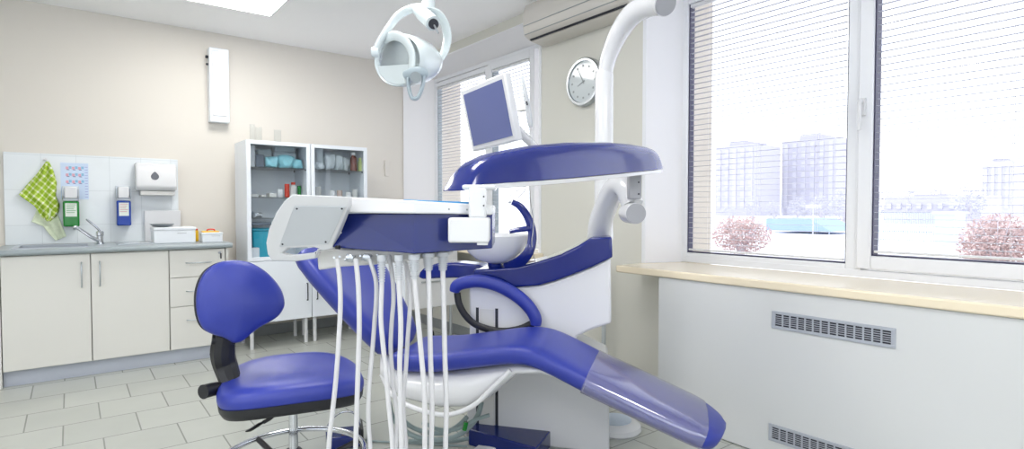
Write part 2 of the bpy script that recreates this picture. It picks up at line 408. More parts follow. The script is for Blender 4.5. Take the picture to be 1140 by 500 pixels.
# ------------------------------------------------------------------ outside
g = -1.0
struct(B().box(-600, 900, -600, 900, g-.2, g).build('ground', M['snow'], smooth=False))
def tower(label, u0, u1, v, x, depth, stripes, cat='tower block', m='tower'):
    a = pX(u0, v, x); c = pX(u1, v, x); y1, y0 = a.y, c.y; top = (a.z+c.z)/2
    t = thing('tower_block' if cat == 'tower block' else 'low_building', label, cat, (x+depth/2, (y0+y1)/2, g))
    B().box(x, x+depth, y0, y1, g, top).build('wall', M[m], t, smooth=False)
    B().box(x+1, x+depth-1, y0+(y1-y0)*.3, y0+(y1-y0)*.7, top, top+ (top-g)*.06).build('roof_hut', M[m], t, smooth=False)
    for k in range(stripes):
        yy = y0+(y1-y0)*(k+.5)/stripes; wd = (y1-y0)/stripes*.22
        B().box(x-.25, x, yy-wd, yy+wd, g+2, top-1).build('window_column', M['towerw'], t, smooth=False)
    return t
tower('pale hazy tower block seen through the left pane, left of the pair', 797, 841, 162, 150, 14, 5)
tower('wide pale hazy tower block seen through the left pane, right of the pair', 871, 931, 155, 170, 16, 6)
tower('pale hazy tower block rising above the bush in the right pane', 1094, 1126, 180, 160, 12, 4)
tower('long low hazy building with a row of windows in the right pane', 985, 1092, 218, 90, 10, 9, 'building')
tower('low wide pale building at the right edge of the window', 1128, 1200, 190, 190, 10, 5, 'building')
rnd = random.Random(3)
trees = [(790, 238, 60), (812, 232, 70), (838, 226, 75), (862, 228, 65), (888, 224, 70), (914, 222, 62), (940, 215, 58), (985, 214, 112), (1015, 210, 120), (1045, 212, 126), (1080, 208, 84)]
nm = ['at the far left of the left pane', 'under the left tower block', 'between the two tower blocks, left one', 'between the two tower blocks, right one', 'under the wide tower block, left one',
      'under the wide tower block, right one', 'beside the middle window post', 'left of the low building in the right pane', 'behind the left half of the low building', 'behind the middle of the low building', 'in front of the right pane tower block']
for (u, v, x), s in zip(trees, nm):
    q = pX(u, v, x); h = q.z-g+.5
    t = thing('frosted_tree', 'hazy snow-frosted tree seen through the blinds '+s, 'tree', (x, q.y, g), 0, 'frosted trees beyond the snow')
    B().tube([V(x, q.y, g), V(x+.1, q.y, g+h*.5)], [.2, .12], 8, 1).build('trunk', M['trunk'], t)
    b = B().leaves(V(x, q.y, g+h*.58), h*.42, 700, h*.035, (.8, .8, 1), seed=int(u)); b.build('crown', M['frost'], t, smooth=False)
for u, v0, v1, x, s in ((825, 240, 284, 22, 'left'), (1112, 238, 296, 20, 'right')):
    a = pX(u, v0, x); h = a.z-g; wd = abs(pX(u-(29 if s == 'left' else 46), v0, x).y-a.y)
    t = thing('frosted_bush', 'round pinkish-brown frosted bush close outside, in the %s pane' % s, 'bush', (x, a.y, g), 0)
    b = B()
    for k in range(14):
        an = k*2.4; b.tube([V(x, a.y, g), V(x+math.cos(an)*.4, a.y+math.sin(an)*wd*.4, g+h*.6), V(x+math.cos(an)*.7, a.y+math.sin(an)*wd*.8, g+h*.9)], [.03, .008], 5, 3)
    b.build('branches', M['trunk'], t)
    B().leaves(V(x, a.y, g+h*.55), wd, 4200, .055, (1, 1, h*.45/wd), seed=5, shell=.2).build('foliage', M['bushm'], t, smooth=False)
a = pX(853, 243, 48); c = pX(926, 243, 48); z1 = a.z; z0 = pX(890, 257, 48).z
t = thing('blue_canopy', 'long low blue canopy on the snow beyond the left bush', 'canopy', (48, (a.y+c.y)/2, g))
B().prism([V(48, a.y, z0), V(48, a.y, z1), V(48, c.y+1.7, z1), V(48, c.y, z0)], V(5, 0, 0)).build('roof', M['canvas'], t, smooth=False)
for yy in (a.y-.2, c.y+.4): B().cyl(V(48.5, yy, g), V(48.5, yy, z0), .06).build('post', M['palebl'], t)
a = pX(905, 228, 40)
t = thing('signboard', 'small dark board standing in the snow left of the window post', 'sign', (40, a.y, g))
B().box(40, 40.1, a.y-.5, a.y+.5, a.z-.25, a.z).build('board', M['towerw'], t, smooth=False)
B().cyl(V(40.05, a.y, g), V(40.05, a.y, a.z-.25), .04).build('post', M['towerw'], t)
a = pX(965, 236, 40); c = pX(1040, 236, 40); zt = a.z; zb = pX(1000, 258, 40).z
t = thing('mesh_fence', 'pale thin-barred fence across the snow in the right pane', 'fence', (40, (a.y+c.y)/2, g))
b = B(); n = 30
for k in range(n+1): b.box(39.98, 40.02, c.y+(a.y-c.y)*k/n-.02, c.y+(a.y-c.y)*k/n+.02, g, zt)
b.box(39.98, 40.02, c.y, a.y, zt-.05, zt); b.box(39.98, 40.02, c.y, a.y, zb, zb+.05)
b.build('bars', M['palebl'], t, smooth=False)
a = pX(1041, 238, 38); c = pX(1063, 238, 38)
t = thing('blue_shed', 'pale blue shed at the end of the fence in the right pane', 'shed', (39, (a.y+c.y)/2, g))
B().box(38, 40, c.y, a.y, g, a.z).build('wall', M['palebl'], t, smooth=False)
B().box(37.8, 40.2, c.y-.1, a.y+.1, a.z, a.z+.1).build('roof', M['snow'], t, smooth=False)

# ------------------------------------------------------------------ things on the window wall
PXX = 2.47
t = thing('radiator_cover', 'large grey boxed radiator cover under the cream window sill', 'radiator cover', (PXX, .8, 0))
B().box(PXX, WX-.001, -.3, 1.905, .004, .754).build('panel', M['panel'], t, bevel=.002, smooth=False)
def vent(y0, y1, z0, z1, lab):
    b = B(); x = PXX
    b.box(x-.006, x, y0, y1, z0, z0+.013).box(x-.006, x, y0, y1, z1-.013, z1).box(x-.006, x, y0, y0+.016, z0+.013, z1-.013).box(x-.006, x, y1-.016, y1, z0+.013, z1-.013)
    f = b.build('vent_grille', M['grey'], t, bevel=.0015); f['label'] = lab
    B().box(x-.0012, x-.0002, y0+.016, y1-.016, z0+.013, z1-.013).build('opening', M['dark'], f, smooth=False)
    b = B(); n = 14
    for k in range(1, n):
        y = y0+.016+(y1-y0-.032)*k/n; b.box(x-.0055, x-.001, y-.003, y+.003, z0+.013, z1-.013)
    for k in range(1, 6):
        z = z0+.013+(z1-z0-.026)*k/6; b.box(x-.004, x-.0014, y0+.016, y1-.016, z-.0014, z+.0014)
    b.build('louvres', M['grey'], f, smooth=False)
vent(.80, 1.283, .586, .664, 'upper grey slotted vent')
vent(.80, 1.291, .078, .155, 'lower grey slotted vent')
tag(B().cyl(V(2.655, 2.47, 0), V(2.655, 2.47, .755), .014).build('heating_pipe', M['pipe']), 'thin grey vertical heating pipe on the wall under the sill end', 'pipe')
# air conditioner
t = thing('air_conditioner', 'long pale wall air conditioner high above the clock', 'air conditioner', (2.6, 2.65, 2.27))
ya, yb = 2.17, 3.08
prof = [(WX-.001, 2.545), (2.56, 2.545), (2.51, 2.52), (2.49, 2.47), (2.488, 2.36), (2.50, 2.31), (2.545, 2.285), (2.66, 2.268), (WX-.001, 2.268)]
B().prism([V(x, ya, z) for x, z in prof], V(0, yb-ya, 0)).build('body', M['ac'], t, bevel=.004, angle=50)
b = B()
for x, z in ((2.486, 2.372), (2.497, 2.315)): b.box(x-.002, x+.002, ya+.01, yb-.01, z-.002, z+.002)
b.build('seam', M['tick'], t, smooth=False)
B().prism([V(2.535, ya+.02, 2.2905), V(2.545, ya+.02, 2.2848), V(2.5445, ya+.02, 2.280), V(2.532, ya+.02, 2.287)], V(0, yb-ya-.04, 0)).build('air_slot', M['dark'], t, smooth=False)
B().prism([V(2.552, ya+.02, 2.282), V(2.62, ya+.02, 2.273), V(2.62, ya+.02, 2.268), V(2.552, ya+.02, 2.277)], V(0, yb-ya-.04, 0)).build('flap', M['ac'], t, smooth=False)
# clock
cc = V(WX-.045, 2.672, 1.948)
t = thing('wall_clock', 'round silver wall clock with pale dial, partly behind the white lamp post', 'clock', cc)
X_ = V(-1, 0, 0)
B().lathe([(.150, 0), (.158, .004), (.158, .035), (.150, .043), (.136, .043), (.132, .034), (.132, .030), (0, .030)], cc+V(.044, 0, 0), X_, 48).build('rim', M['steel'], t)
B().lathe([(.132, 0), (.132, .002), (0, .002)], cc+V(.0135, 0, 0), X_, 48).build('dial', M['dial'], t)
b = B()
for k in range(12):
    a = k*PI/6; b.lathe([(.0075, 0), (.0075, .001)], cc+V(.0114, math.sin(a)*.104, math.cos(a)*.104), X_, 12)
b.build('hour_marks', M['tick'], t)
for nme, a, L, w in (('hour_hand', 2.0, .055, .004), ('minute_hand', .5, .09, .003)):
    d = V(0, math.sin(a), math.cos(a)); e = V(0, math.cos(a), -math.sin(a)); o_ = cc+V(.0095, 0, 0)
    B().prism([o_-d*.015-e*w, o_-d*.015+e*w, o_+d*L+e*w*.4, o_+d*L-e*w*.4], V(-.001, 0, 0)).build(nme, M['tick'], t, smooth=False)

# ------------------------------------------------------------------ things on the back wall
YB = 5.284
t = thing('bactericidal_lamp', 'tall narrow white box lamp hung high on the back wall', 'wall lamp', (1.0, YB, 1.83))
B().box(.915, 1.062, YB-.09, YB-.001, 1.83, 2.435).build('housing', M['gcab'], t, bevel=.006)
B().box(.935, 1.042, YB-.096, YB-.089, 1.88, 2.40).build('front_cover', M['white'], t, bevel=.003)
B().box(.985, 1.0, YB-.099, YB-.095, 2.408, 2.418).build('screw', M['steel'], t)
b = B().cyl(V(.914, YB-.05, 2.36), V(.895, YB-.05, 2.36), .012).cyl(V(.914, YB-.05, 2.30), V(.898, YB-.05, 2.30), .009)
b.build('cable_gland', M['dark'], t)
tag(B().box(2.49, 2.535, YB-.012, YB, 1.44, 1.60).build('wall_plate', M['wall_pink'], bevel=.004), 'small narrow upright plate on the back wall right of the glass cabinet', 'wall plate')

# ------------------------------------------------------------------ kitchen units
YD = 4.685
def bar_handle(p0, p1, out, r=.0045):
    d = (p1-p0); b = B().tube([p0, p0+out*.022+d*.08, p0+out*.03+d*.35, p0+out*.03+d*.65, p1+out*.022-d*.08, p1], r, 8, 5); return b
FY = V(0, -1, 0)
def base_cab(x0, x1, hx, lab):
    t = thing('base_cabinet', lab, 'cabinet', ((x0+x1)/2, 4.98, 0))
    b = B().box(x0, x0+.016, YD+.018, 5.27, .10, .822).box(x1-.016, x1, YD+.018, 5.27, .10, .822).box(x0+.016, x1-.016, YD+.018, 5.27, .10, .116).box(x0+.016, x1-.016, 5.255, 5.27, .116, .822)
    b.build('body', M['cab'], t, smooth=False)
    d = B().box(x0+.002, x1-.002, YD, YD+.017, .105, .820).build('door', M['cab'], t, bevel=.002)
    bar_handle(V(hx, YD-.001, .60), V(hx, YD-.001, .765), FY).build('handle', M['steel'], d)
    return t
base_cab(-.347, .100, .052, 'ivory kitchen cabinet with one door under the sink, leftmost')
base_cab(.102, .548, .150, 'ivory kitchen cabinet with one door, between the sink cabinet and the drawers')
t = thing('drawer_cabinet', 'ivory kitchen cabinet with three drawers behind the blue stool backrest', 'cabinet', (.74, 4.98, 0))
B().box(.55, .566, YD+.018, 5.27, .1, .822).box(.918, .936, YD-.001, 5.27, .0, .822).box(.566, .918, YD+.018, 5.27, .1, .116).box(.566, .918, 5.255, 5.27, .116, .822).build('body', M['cab'], t, smooth=False)
for z0, z1, hz in ((.623, .820, .725), (.413, .619, .52), (.105, .409, .31)):
    d = B().box(.552, .912, YD, YD+.017, z0, z1).build('drawer', M['cab'], t, bevel=.002)
    bar_handle(V(.655, YD-.001, hz), V(.82, YD-.001, hz), FY).build('handle', M['steel'], d)
    if hz > .7:
        B().cyl(V(.875, YD, .79), V(.875, YD-.012, .79), .009).build('lock', M['steel'], d)
        B().box(.878, .886, YD-.014, YD-.011, .745, .785).build('key', M['dark'], d)
struct(B().box(-.347, .918, 4.735, 4.75, 0, .099).build('trim_9', M['kick'], smooth=False))
tag(B().box(-.372, -.350, YD-.005, 5.27, 0, .822).build('end_panel', M['cab'], bevel=.002), 'ivory upright end panel at the left end of the kitchen units', 'panel')
t = thing('worktop', 'grey kitchen worktop with rounded front edge over the ivory cabinets', 'worktop', (.3, 4.98, .824))
sx0, sx1, sy0, sy1 = -.27, .10, 4.78, 5.14
B().box(-.374, sx0, 4.662, 5.27, .825, .862).box(sx1, .957, 4.662, 5.27, .825, .862).box(sx0, sx1, 4.662, sy0, .825, .862).box(sx0, sx1, sy1, 5.27, .825, .862).build('top', M['worktop'], t, smooth=False)
B().tube([V(-.374, 4.662, .8435), V(.957, 4.662, .8435)], .0184, 16, 1).build('rounded_edge', M['worktop'], t)
t = thing('sink', 'stainless steel sink set into the grey worktop below the towel', 'sink', (-.1, 4.96, .70))
b = B().box(sx0-.03, sx0+.002, sy0-.03, sy1+.03, .8625, .866).box(sx1-.002, sx1+.03, sy0-.03, sy1+.03, .8625, .866).box(sx0+.002, sx1-.002, sy0-.03, sy0+.002, .8625, .866).box(sx0+.002, sx1-.002, sy1-.002, sy1+.03, .8625, .866)
b.build('rim', M['steel'], t, smooth=False)
B().box(sx0+.002, sx0+.005, sy0+.002, sy1-.002, .70, .8625).box(sx1-.005, sx1-.002, sy0+.002, sy1-.002, .70, .8625).box(sx0+.005, sx1-.005, sy0+.002, sy0+.005, .70, .8625).box(sx0+.005, sx1-.005, sy1-.005, sy1-.002, .70, .8625).box(sx0+.005, sx1-.005, sy0+.005, sy1-.005, .70, .703).build('basin', M['steel'], t, smooth=False)
B().box(.26, .60, 4.86, 5.14, .8625, .869).box(.28, .58, 4.88, 5.12, .869, .871).build('drainer_tray', M['steel'], bevel=.003)
tag(bpy.data.objects['drainer_tray'], 'flat stainless steel tray lying on the worktop under the blue dispenser', 'tray')
fb = V(.166, 5.03, .862)
t = thing('faucet', 'chrome single-lever mixer tap standing behind the sink', 'tap', fb)
B().lathe([(.026, 0), (.026, .006), (.02, .01), (.02, .06), (.024, .065), (.024, .085), (.016, .095), (0, .097)], fb+V(0, 0, .0005), Z, 24).build('body', M['chrome'], t)
tip = pY(83, 253, 4.93)
B().tube([fb+V(-.01, -.01, .03), fb+V(-.05, -.03, .055), tip+V(.01, 0, 0), tip+V(0, 0, -.012)], [.013, .011, .010, .010], 12, 6).build('spout', M['chrome'], t)
lv = pY(96, 244, 5.0)
B().tube([fb+V(0, 0, .09), fb+V(-.015, -.01, .115), lv], [.008, .007, .006], 10, 6).build('lever', M['chrome'], t)
# splashback, poster, towel, dispensers
tag(B().box(-.36, .690, YB-.012, YB-.0005, .863, 1.512).build('tiled_splashback', M['splash'], bevel=.001), 'white tiled splashback panel on the wall behind the worktop', 'splashback')
YT = YB-.013
def quadY(u0, v0, u1, v1, y): return pY(u0, v0, y), pY(u1, v1, y)
a, c = quadY(67, 181, 99, 222, YT)
t = thing('hygiene_poster', 'pale blue instruction sheet with small coloured pictures, behind the towel', 'poster', (a.x, YT, c.z))
B().box(a.x, c.x, YT-.0015, YT, c.z, a.z).build('sheet', mat('pale_blue_paper', (206, 222, 244), .5), t, smooth=False)
rnd = random.Random(5)
for nme, colr in (('red_picture', (226, 170, 184)), ('blue_picture', (140, 190, 220)), ('dark_picture', (130, 138, 178))):
    b = B()
    for i in range(3):
        for j in range(3):
            k = {'red_picture': (0, 0), 'blue_picture': (.018, .004), 'dark_picture': (.006, -.014)}[nme]
            xx = a.x+.03+i*.036+k[0]; zz = a.z-.035-j*.05+k[1]; hh = .012 if nme != 'dark_picture' else .004
            b.box(xx, xx+.016, YT-.0022, YT-.0014, zz-hh, zz+hh*.6)
    b.build(nme, mat(nme, colr, .5), t, smooth=False)
b = B()
for j in range(12): b.box(c.x-.022, c.x-.004, YT-.0022, YT-.0014, a.z-.03-j*.02, a.z-.026-j*.02)
b.build('text_lines', mat('lilac_print', (160, 165, 215), .5), t, smooth=False)
# towel
def towel_mat():
    m = mat('checked_towel', (176, 205, 60), .9); nt = m.node_tree; bs = nt.nodes['Principled BSDF']
    uv = nt.nodes.new('ShaderNodeUVMap'); sp = nt.nodes.new('ShaderNodeSeparateXYZ'); nt.links.new(uv.outputs[0], sp.inputs[0])
    outs = []
    for i in range(2):
        mu = nt.nodes.new('ShaderNodeMath'); mu.operation = 'MULTIPLY'; mu.inputs[1].default_value = 26
        fr = nt.nodes.new('ShaderNodeMath'); fr.operation = 'FRACT'; lt = nt.nodes.new('ShaderNodeMath'); lt.operation = 'GREATER_THAN'; lt.inputs[1].default_value = .68
        nt.links.new(sp.outputs[i], mu.inputs[0]); nt.links.new(mu.outputs[0], fr.inputs[0]); nt.links.new(fr.outputs[0], lt.inputs[0]); outs.append(lt)
    ad = nt.nodes.new('ShaderNodeMath'); ad.operation = 'ADD'; nt.links.new(outs[0].outputs[0], ad.inputs[0]); nt.links.new(outs[1].outputs[0], ad.inputs[1])
    dv = nt.nodes.new('ShaderNodeMath'); dv.operation = 'MULTIPLY'; dv.inputs[1].default_value = .5; nt.links.new(ad.outputs[0], dv.inputs[0])
    cr = nt.nodes.new('ShaderNodeValToRGB'); cr.color_ramp.interpolation = 'CONSTANT'
    cr.color_ramp.elements[0].color = rgb(158, 190, 48); cr.color_ramp.elements[1].position = .75; cr.color_ramp.elements[1].color = rgb(242, 246, 228)
    e = cr.color_ramp.elements.new(.25); e.color = rgb(206, 222, 130)
    nt.links.new(dv.outputs[0], cr.inputs[0]); nt.links.new(cr.outputs[0], bs.inputs['Base Color']); return m
def cloth(name, left, right, parent, m, y, amp, waves, rot=.7):
    """left, right: [(u, v)] outlines sampled top to bottom"""
    bm = bmesh.new(); uvl = bm.loops.layers.uv.new('uv'); n, k = 40, 24
    def samp(L, t):
        t *= len(L)-1; i = min(int(t), len(L)-2); f = t-i; return L[i][0]*(1-f)+L[i+1][0]*f, L[i][1]*(1-f)+L[i+1][1]*f
    g_ = []
    for i in range(n+1):
        l = samp(left, i/n); r = samp(right, i/n); row = []
        for j in range(k+1):
            s = j/k; q = pY(l[0]*(1-s)+r[0]*s, l[1]*(1-s)+r[1]*s, y)
            q.y -= amp*(.5+.5*math.cos(s*waves*2*PI+i*.03))*min(1, i/8+.15)
            row.append(bm.verts.new(q))
        g_.append(row)
    ca, sa = math.cos(rot), math.sin(rot)
    for i in range(n):
        for j in range(k):
            f = bm.faces.new((g_[i][j], g_[i+1][j], g_[i+1][j+1], g_[i][j+1]))
            for lp in f.loops:
                q = lp.vert.co; x, z = q.x*1.25, q.z; lp[uvl].uv = (x*ca-z*sa+5, x*sa+z*ca+5)
    o = B(); o.bm.free(); o.bm = bm; ob = o.build(name, m, parent, angle=180)
    md = ob.modifiers.new('thick', 'SOLIDIFY'); md.thickness = .003
    return ob
hk = pY(50, 178, YT)
t = thing('kitchen_towel', 'green and white checked towel hanging from a hook over the sink', 'towel', hk)
cloth('cloth', [(51, 180), (42, 193), (31, 205), (21, 217), (38, 229), (42, 234), (45, 240), (52, 246)], [(54, 180), (59, 190), (63, 204), (62, 218), (66, 228), (65, 236), (62, 241), (55, 247)], t, towel_mat(), YT-.006, .03, 2.2)
tm2 = mat('pale_towel_back', (222, 232, 205), .9, var=.15, vscale=60)
cloth('cloth_underside', [(42, 230), (39, 238), (35, 247), (48, 252), (56, 262), (62, 268)], [(62, 230), (64, 238), (67, 245), (69, 251), (72, 258), (74, 263)], t, tm2, YT-.003, .012, 1.6)
t2 = thing('wall_hook', 'small white hook the checked towel hangs from', 'hook', hk)
B().lathe([(.012, 0), (.012, .004), (.004, .006), (.004, .02), (.008, .024), (0, .026)], hk+V(0, .0, .004), FY, 16).build('stem', M['white'], t2)
def dispenser(u0, v0, u1, v1, vb, m, lab):
    a, c = quadY(u0, v0, u1, v1, YT-.02); zb = pY(u0, vb, YT-.02).z
    x0, x1, zt, z0 = a.x, c.x, a.z, c.z
    t = thing('soap_dispenser', lab, 'dispenser', ((x0+x1)/2, YT, z0), 0, 'elbow dispensers on the tiles')
    b = B().box(x0, x1, YT-.008, YT, zb, zt)
    b.box(x0, x0+.006, YT-.07, YT-.008, zb, zt-.02).box(x1-.006, x1, YT-.07, YT-.008, zb, zt-.02)
    b.build('bracket', M['steel'], t, bevel=.002)
    B().box(x0+.012, x1-.012, YT-.075, YT-.01, zb+.012, zt-.006).build('cap', M['white'], t, bevel=.008)
    b = B().tube([V(x0+.004, YT-.06, zb+.03), V(x0+.004, YT-.12, zb-.002), V(x1-.004, YT-.12, zb-.002), V(x1-.004, YT-.06, zb+.03)], .004, 8, 1)
    b.build('lever', M['steel'], t)
    B().box(x0+.002, x1-.002, YT-.075, YT-.002, z0, zb-.006).build('bottle', m, t, bevel=.010, seg=3)
    lb = B().box(x0+.016, x1-.016, YT-.0765, YT-.0755, z0+(zb-z0)*.38, zb-.022).build('label', M['label'], t, smooth=False)
    b = B()
    for j in range(5): b.box(x0+.022, x1-.022-.006*(j % 3), YT-.0772, YT-.0766, zb-.035-j*.014, zb-.031-j*.014)
    b.build('print_lines', mat('pink_print', (205, 140, 160), .6) if m is M['blue_d'] else mat('green_print', (110, 170, 110), .6), lb, smooth=False)
dispenser(69, 207, 89, 252, 223, M['green'], 'green soap dispenser on the splashback beside the towel')
dispenser(128.5, 207, 146, 251, 222.5, M['blue_d'], 'blue soap dispenser on the splashback, between the tap and the towel dispenser')
a, c = quadY(150, 180, 196, 213, YT-.06)
t = thing('paper_towel_dispenser', 'white paper towel dispenser with a dark drop-shaped window', 'dispenser', ((a.x+c.x)/2, YT, c.z))
B().prism([V(a.x, YT, a.z-.002), V(a.x, YT-.09, a.z-.012), V(a.x, YT-.125, a.z-.06), V(a.x, YT-.13, c.z+.03), V(a.x, YT-.10, c.z), V(a.x, YT, c.z)], V(c.x-a.x, 0, 0)).build('cover', M['white'], t, bevel=.014, seg=3, angle=50)
B().box(a.x+.03, c.x-.012, YT-.10, YT-.01, c.z-.035, c.z-.001).build('outlet', M['offwhite'], t, bevel=.004)
dc = pY(172.5, 196.5, YT-.13); dp = []
for k in range(28):
    an = 2*PI*k/28; r = .027; x = math.sin(an)*r*(1-.0*math.cos(an)); z = -math.cos(an)*r
    if z > 0: x *= (1-(z/r)**1.5*.55)*1; z *= 1.35
    dp.append(V(dc.x+x, YT-.1285, dc.z+z))
B().prism(dp, V(0, -.004, 0)).build('drop_window', M['lens'], t, bevel=.001)
B().box(dc.x-.006, dc.x+.004, YT-.131, YT-.1295, dc.z+.050, dc.z+.053).box(dc.x+.01, dc.x+.013, YT-.131, YT-.1295, dc.z+.05, dc.z+.053).build('logo_mark', M['tick'], t)
# on the worktop
WT = .8623
tag(B().prism([V(.455, 5.262, WT+.0005), V(.455, 5.250, WT+.24), V(.70, 5.250, WT+.24), V(.70, 5.262, WT+.0005)], V(0, -.012, 0)).build('white_board', M['white'], bevel=.004), 'upright white board leaning on the splashback behind the storage box', 'board')
def lidbox(name, x0, x1, y0, y1, h, lab, cat, m=M['pbox']):
    t = thing(name, lab, cat, ((x0+x1)/2, (y0+y1)/2, WT))
    B().box(x0+.004, x1-.004, y0+.004, y1-.004, WT, WT+h*.82).build('box', m, t, bevel=.005)
    l = B().box(x0, x1, y0, y1, WT+h*.80, WT+h).build('lid', m, t, bevel=.006)
    xm = x0+(x1-x0)*.66
    B().box(xm-.03, xm+.03, y0+.002, y0+.004, WT+h*.60, WT+h*.66).build('embossed_mark', M['greyw'], t, bevel=.001)
    return t
lidbox('storage_box', .472, .748, 4.84, 5.06, .118, 'large white lidded storage box on the worktop under the paper towel dispenser', 'box')
t = thing('steel_dish', 'shallow steel dish resting on the white storage box', 'dish', (.53, 4.98, WT+.119))
B().lathe([(.03, 0), (.06, .004), (.078, .02), (.082, .022), (.078, .024), (.06, .010), (0, .006)], V(.54, 4.95, WT+.119), Z, 32).build('bowl', M['steel'], t)
t = thing('yellow_container', 'yellow container with red top between the two white boxes', 'container', (.78, 5.06, WT))
B().box(.755, .793, 5.03, 5.09, WT, WT+.085).build('body', M['yellow'], t, bevel=.005)
B().box(.757, .790, 5.033, 5.087, WT+.085, WT+.098).build('cap', M['red'], t, bevel=.003)
t = lidbox('small_storage_box', .778, .925, 4.80, 4.93, .075, 'small white lidded box at the right end of the worktop', 'box')
t = thing('yellow_tray', 'yellow tray with a red handle on top of the small white box', 'tray', (.86, 4.87, WT+.0755))
B().box(.79, .90, 4.815, 4.915, WT+.0755, WT+.084).build('tray', M['yellow'], t, bevel=.003)
B().tube([V(.825, 4.86, WT+.084), V(.83, 4.86, WT+.096), V(.87, 4.86, WT+.096), V(.875, 4.86, WT+.084)], .005, 8, 4).build('handle', M['red'], t)

# ------------------------------------------------------------------ glass fronted instrument cabinets
def gcab(x0, x1, y0, y1, hx, lab):
    t = thing('medical_cabinet', lab, 'cabinet', ((x0+x1)/2, (y0+y1)/2, 0), 0, 'glass-fronted cabinets')
    zb, zm, zt = .21, .70, 1.655
    b = B().box(x0, x0+.014, y0+.016, y1, zb, zt).box(x1-.014, x1, y0+.016, y1, zb, zt)
    for z in (zb, zm-.007, zt-.018): b.box(x0+.014, x1-.014, y0+.016, y1, z, z+.016)
    b.box(x0+.014, x1-.014, y1-.008, y1, zb+.016, zt-.018)
    b.build('body', M['gcab'], t, smooth=False)
    for lx in (x0+.035, x1-.035):
        for ly in (y0+.05, y1-.05): B().cyl(V(lx, ly, 0), V(lx, ly, zb), .015).build('leg', M['white'], t)
    b = B(); w = .03; a0, a1, c0, c1 = x0+.001, x1-.001, zm+.004, zt-.002
    b.box(a0, a0+w, y0, y0+.015, c0, c1).box(a1-w, a1, y0, y0+.015, c0, c1).box(a0+w, a1-w, y0, y0+.015, c0, c0+w).box(a0+w, a1-w, y0, y0+.015, c1-w, c1)
    d = b.build('glass_door', M['gcab'], t, bevel=.0015)
    B().box(a0+w, a1-w, y0+.006, y0+.009, c0+w, c1-w).build('pane', M['cglass'], d, smooth=False)
    d = B().box(a0, a1, y0, y0+.015, zb+.002, zm-.001).build('door', M['gcab'], t, bevel=.0015)
    b = B().tube([V(hx, y0-.001, .50), V(hx, y0-.02, .50), V(hx, y0-.02, .36), V(hx, y0-.001, .36)], .005, 8, 1); b.build('handle', M['dark'], d)
    B().cyl(V(hx, y0, .545), V(hx, y0-.012, .545), .009).build('lock', M['dark'], d)
    for z in (1.04, 1.21, 1.45):
        B().box(x0+.016, x1-.016, y0+.05, y1-.01, z-.006, z).build('shelf', M['cglass'], t, smooth=False)
        b = B()
        for lx in (x0+.016, x1-.024):
            for ly in (y0+.06, y1-.03): b.box(lx, lx+.008, ly, ly+.012, z-.016, z-.0062)
        b.build('shelf_clip', M['dark'], t, smooth=False)
    return t
gcab(1.085, 1.578, 4.75, 5.14, 1.54, 'bluish-white cabinet with glass upper door, the one nearer the kitchen units')
gcab(1.582, 2.075, 4.75, 5.14, 1.62, 'bluish-white cabinet with glass upper door, the one nearer the window')
def cbox(name, u0, u1, v0, zs, y, d, m, lab, cat, grp=None, bevel=.006):
    a = pY(u0, v0, y); c = pY(u1, v0, y); z1 = (a.z+c.z)/2
    o = B().box(a.x, c.x, y, y+d, zs+.0005, max(z1, zs+.02)).build(name, m, bevel=bevel)
    return tag(o, lab, cat, grp)
def cblob(name, u0, u1, v0, zs, y, m, lab, cat, grp=None, seed=1):
    a = pY(u0, v0, y); c = pY(u1, v0, y); z1 = (a.z+c.z)/2; b = B(); h = z1-zs; w = c.x-a.x
    b.blob(V(0, 0, 0), 1, (1, 1, 1), 3, .0, seed); rn = random.Random(seed)
    ph = [rn.uniform(0, 6) for _ in range(4)]
    for v in b.bm.verts:
        q = Vector([math.copysign(abs(k)**.55, k) for k in v.co]); kk = 1+.14*math.sin(q.x*4+ph[0])*math.sin(q.z*3+ph[1])+.08*math.sin(q.x*9+q.y*5+ph[2])
        v.co = V((a.x+c.x)/2+q.x*w/2*kk, y+.07+q.y*.07*kk, zs+h/2+q.z*h/2*(kk-.1*(q.x*.5+.5 if seed % 2 else 0)))
    for v in b.bm.verts: v.co.z = max(v.co.z, zs+.001); v.co.x = min(max(v.co.x, a.x), c.x)
    return tag(b.build(name, m, angle=60), lab, cat, grp)
def jar(name, u, v, zs, y, r, m, lab, cat, grp=None, lid=None):
    q = pY(u, v, y); h = q.z-zs
    t = thing(name, lab, cat, (q.x, y, zs), 0, grp)
    if lid: 
        B().lathe([(r, 0), (r, h*.7), (r*.6, h*.8), (r*.6, h*.84)], V(q.x, y, zs+.0005), Z, 20).build('body', m, t)
        B().lathe([(r*.68, 0), (r*.68, h*.16), (0, h*.16)], V(q.x, y, zs+h*.84), Z, 20).build('cap', lid, t)
    else: B().lathe([(r*.8, 0), (r, h*.1), (r, h*.95), (r*.95, h)], V(q.x, y, zs+.0005), Z, 20).build('body', m, t)
    return t
s1, s2, s3 = 1.45, 1.21, 1.04
cbox('carton', 278.5, 284, 162, s1, 4.86, .1, M['pbox'], 'tall white carton at the left end of the top glass shelf', 'carton')
cbox('grey_bin', 285, 294.5, 172, s1, 4.84, .12, M['greybox'], 'dark grey bin on the top glass shelf', 'bin')
cbox('package', 287, 303, 166, s1, 4.98, .12, M['film'], 'grey plastic-wrapped package behind the grey bin', 'package', 'plastic-wrapped packages', .012)
cbox('package', 305, 330, 169.5, s1, 4.97, .14, M['film'], 'wide plastic-wrapped package under the top one, middle of the top shelf', 'package', 'plastic-wrapped packages', .012)
cbox('package', 306, 329, 163, pY(317, 169.5, 4.97).z+.001, 4.98, .12, M['film'], 'plastic-wrapped package topmost in the left cabinet', 'package', 'plastic-wrapped packages', .012)
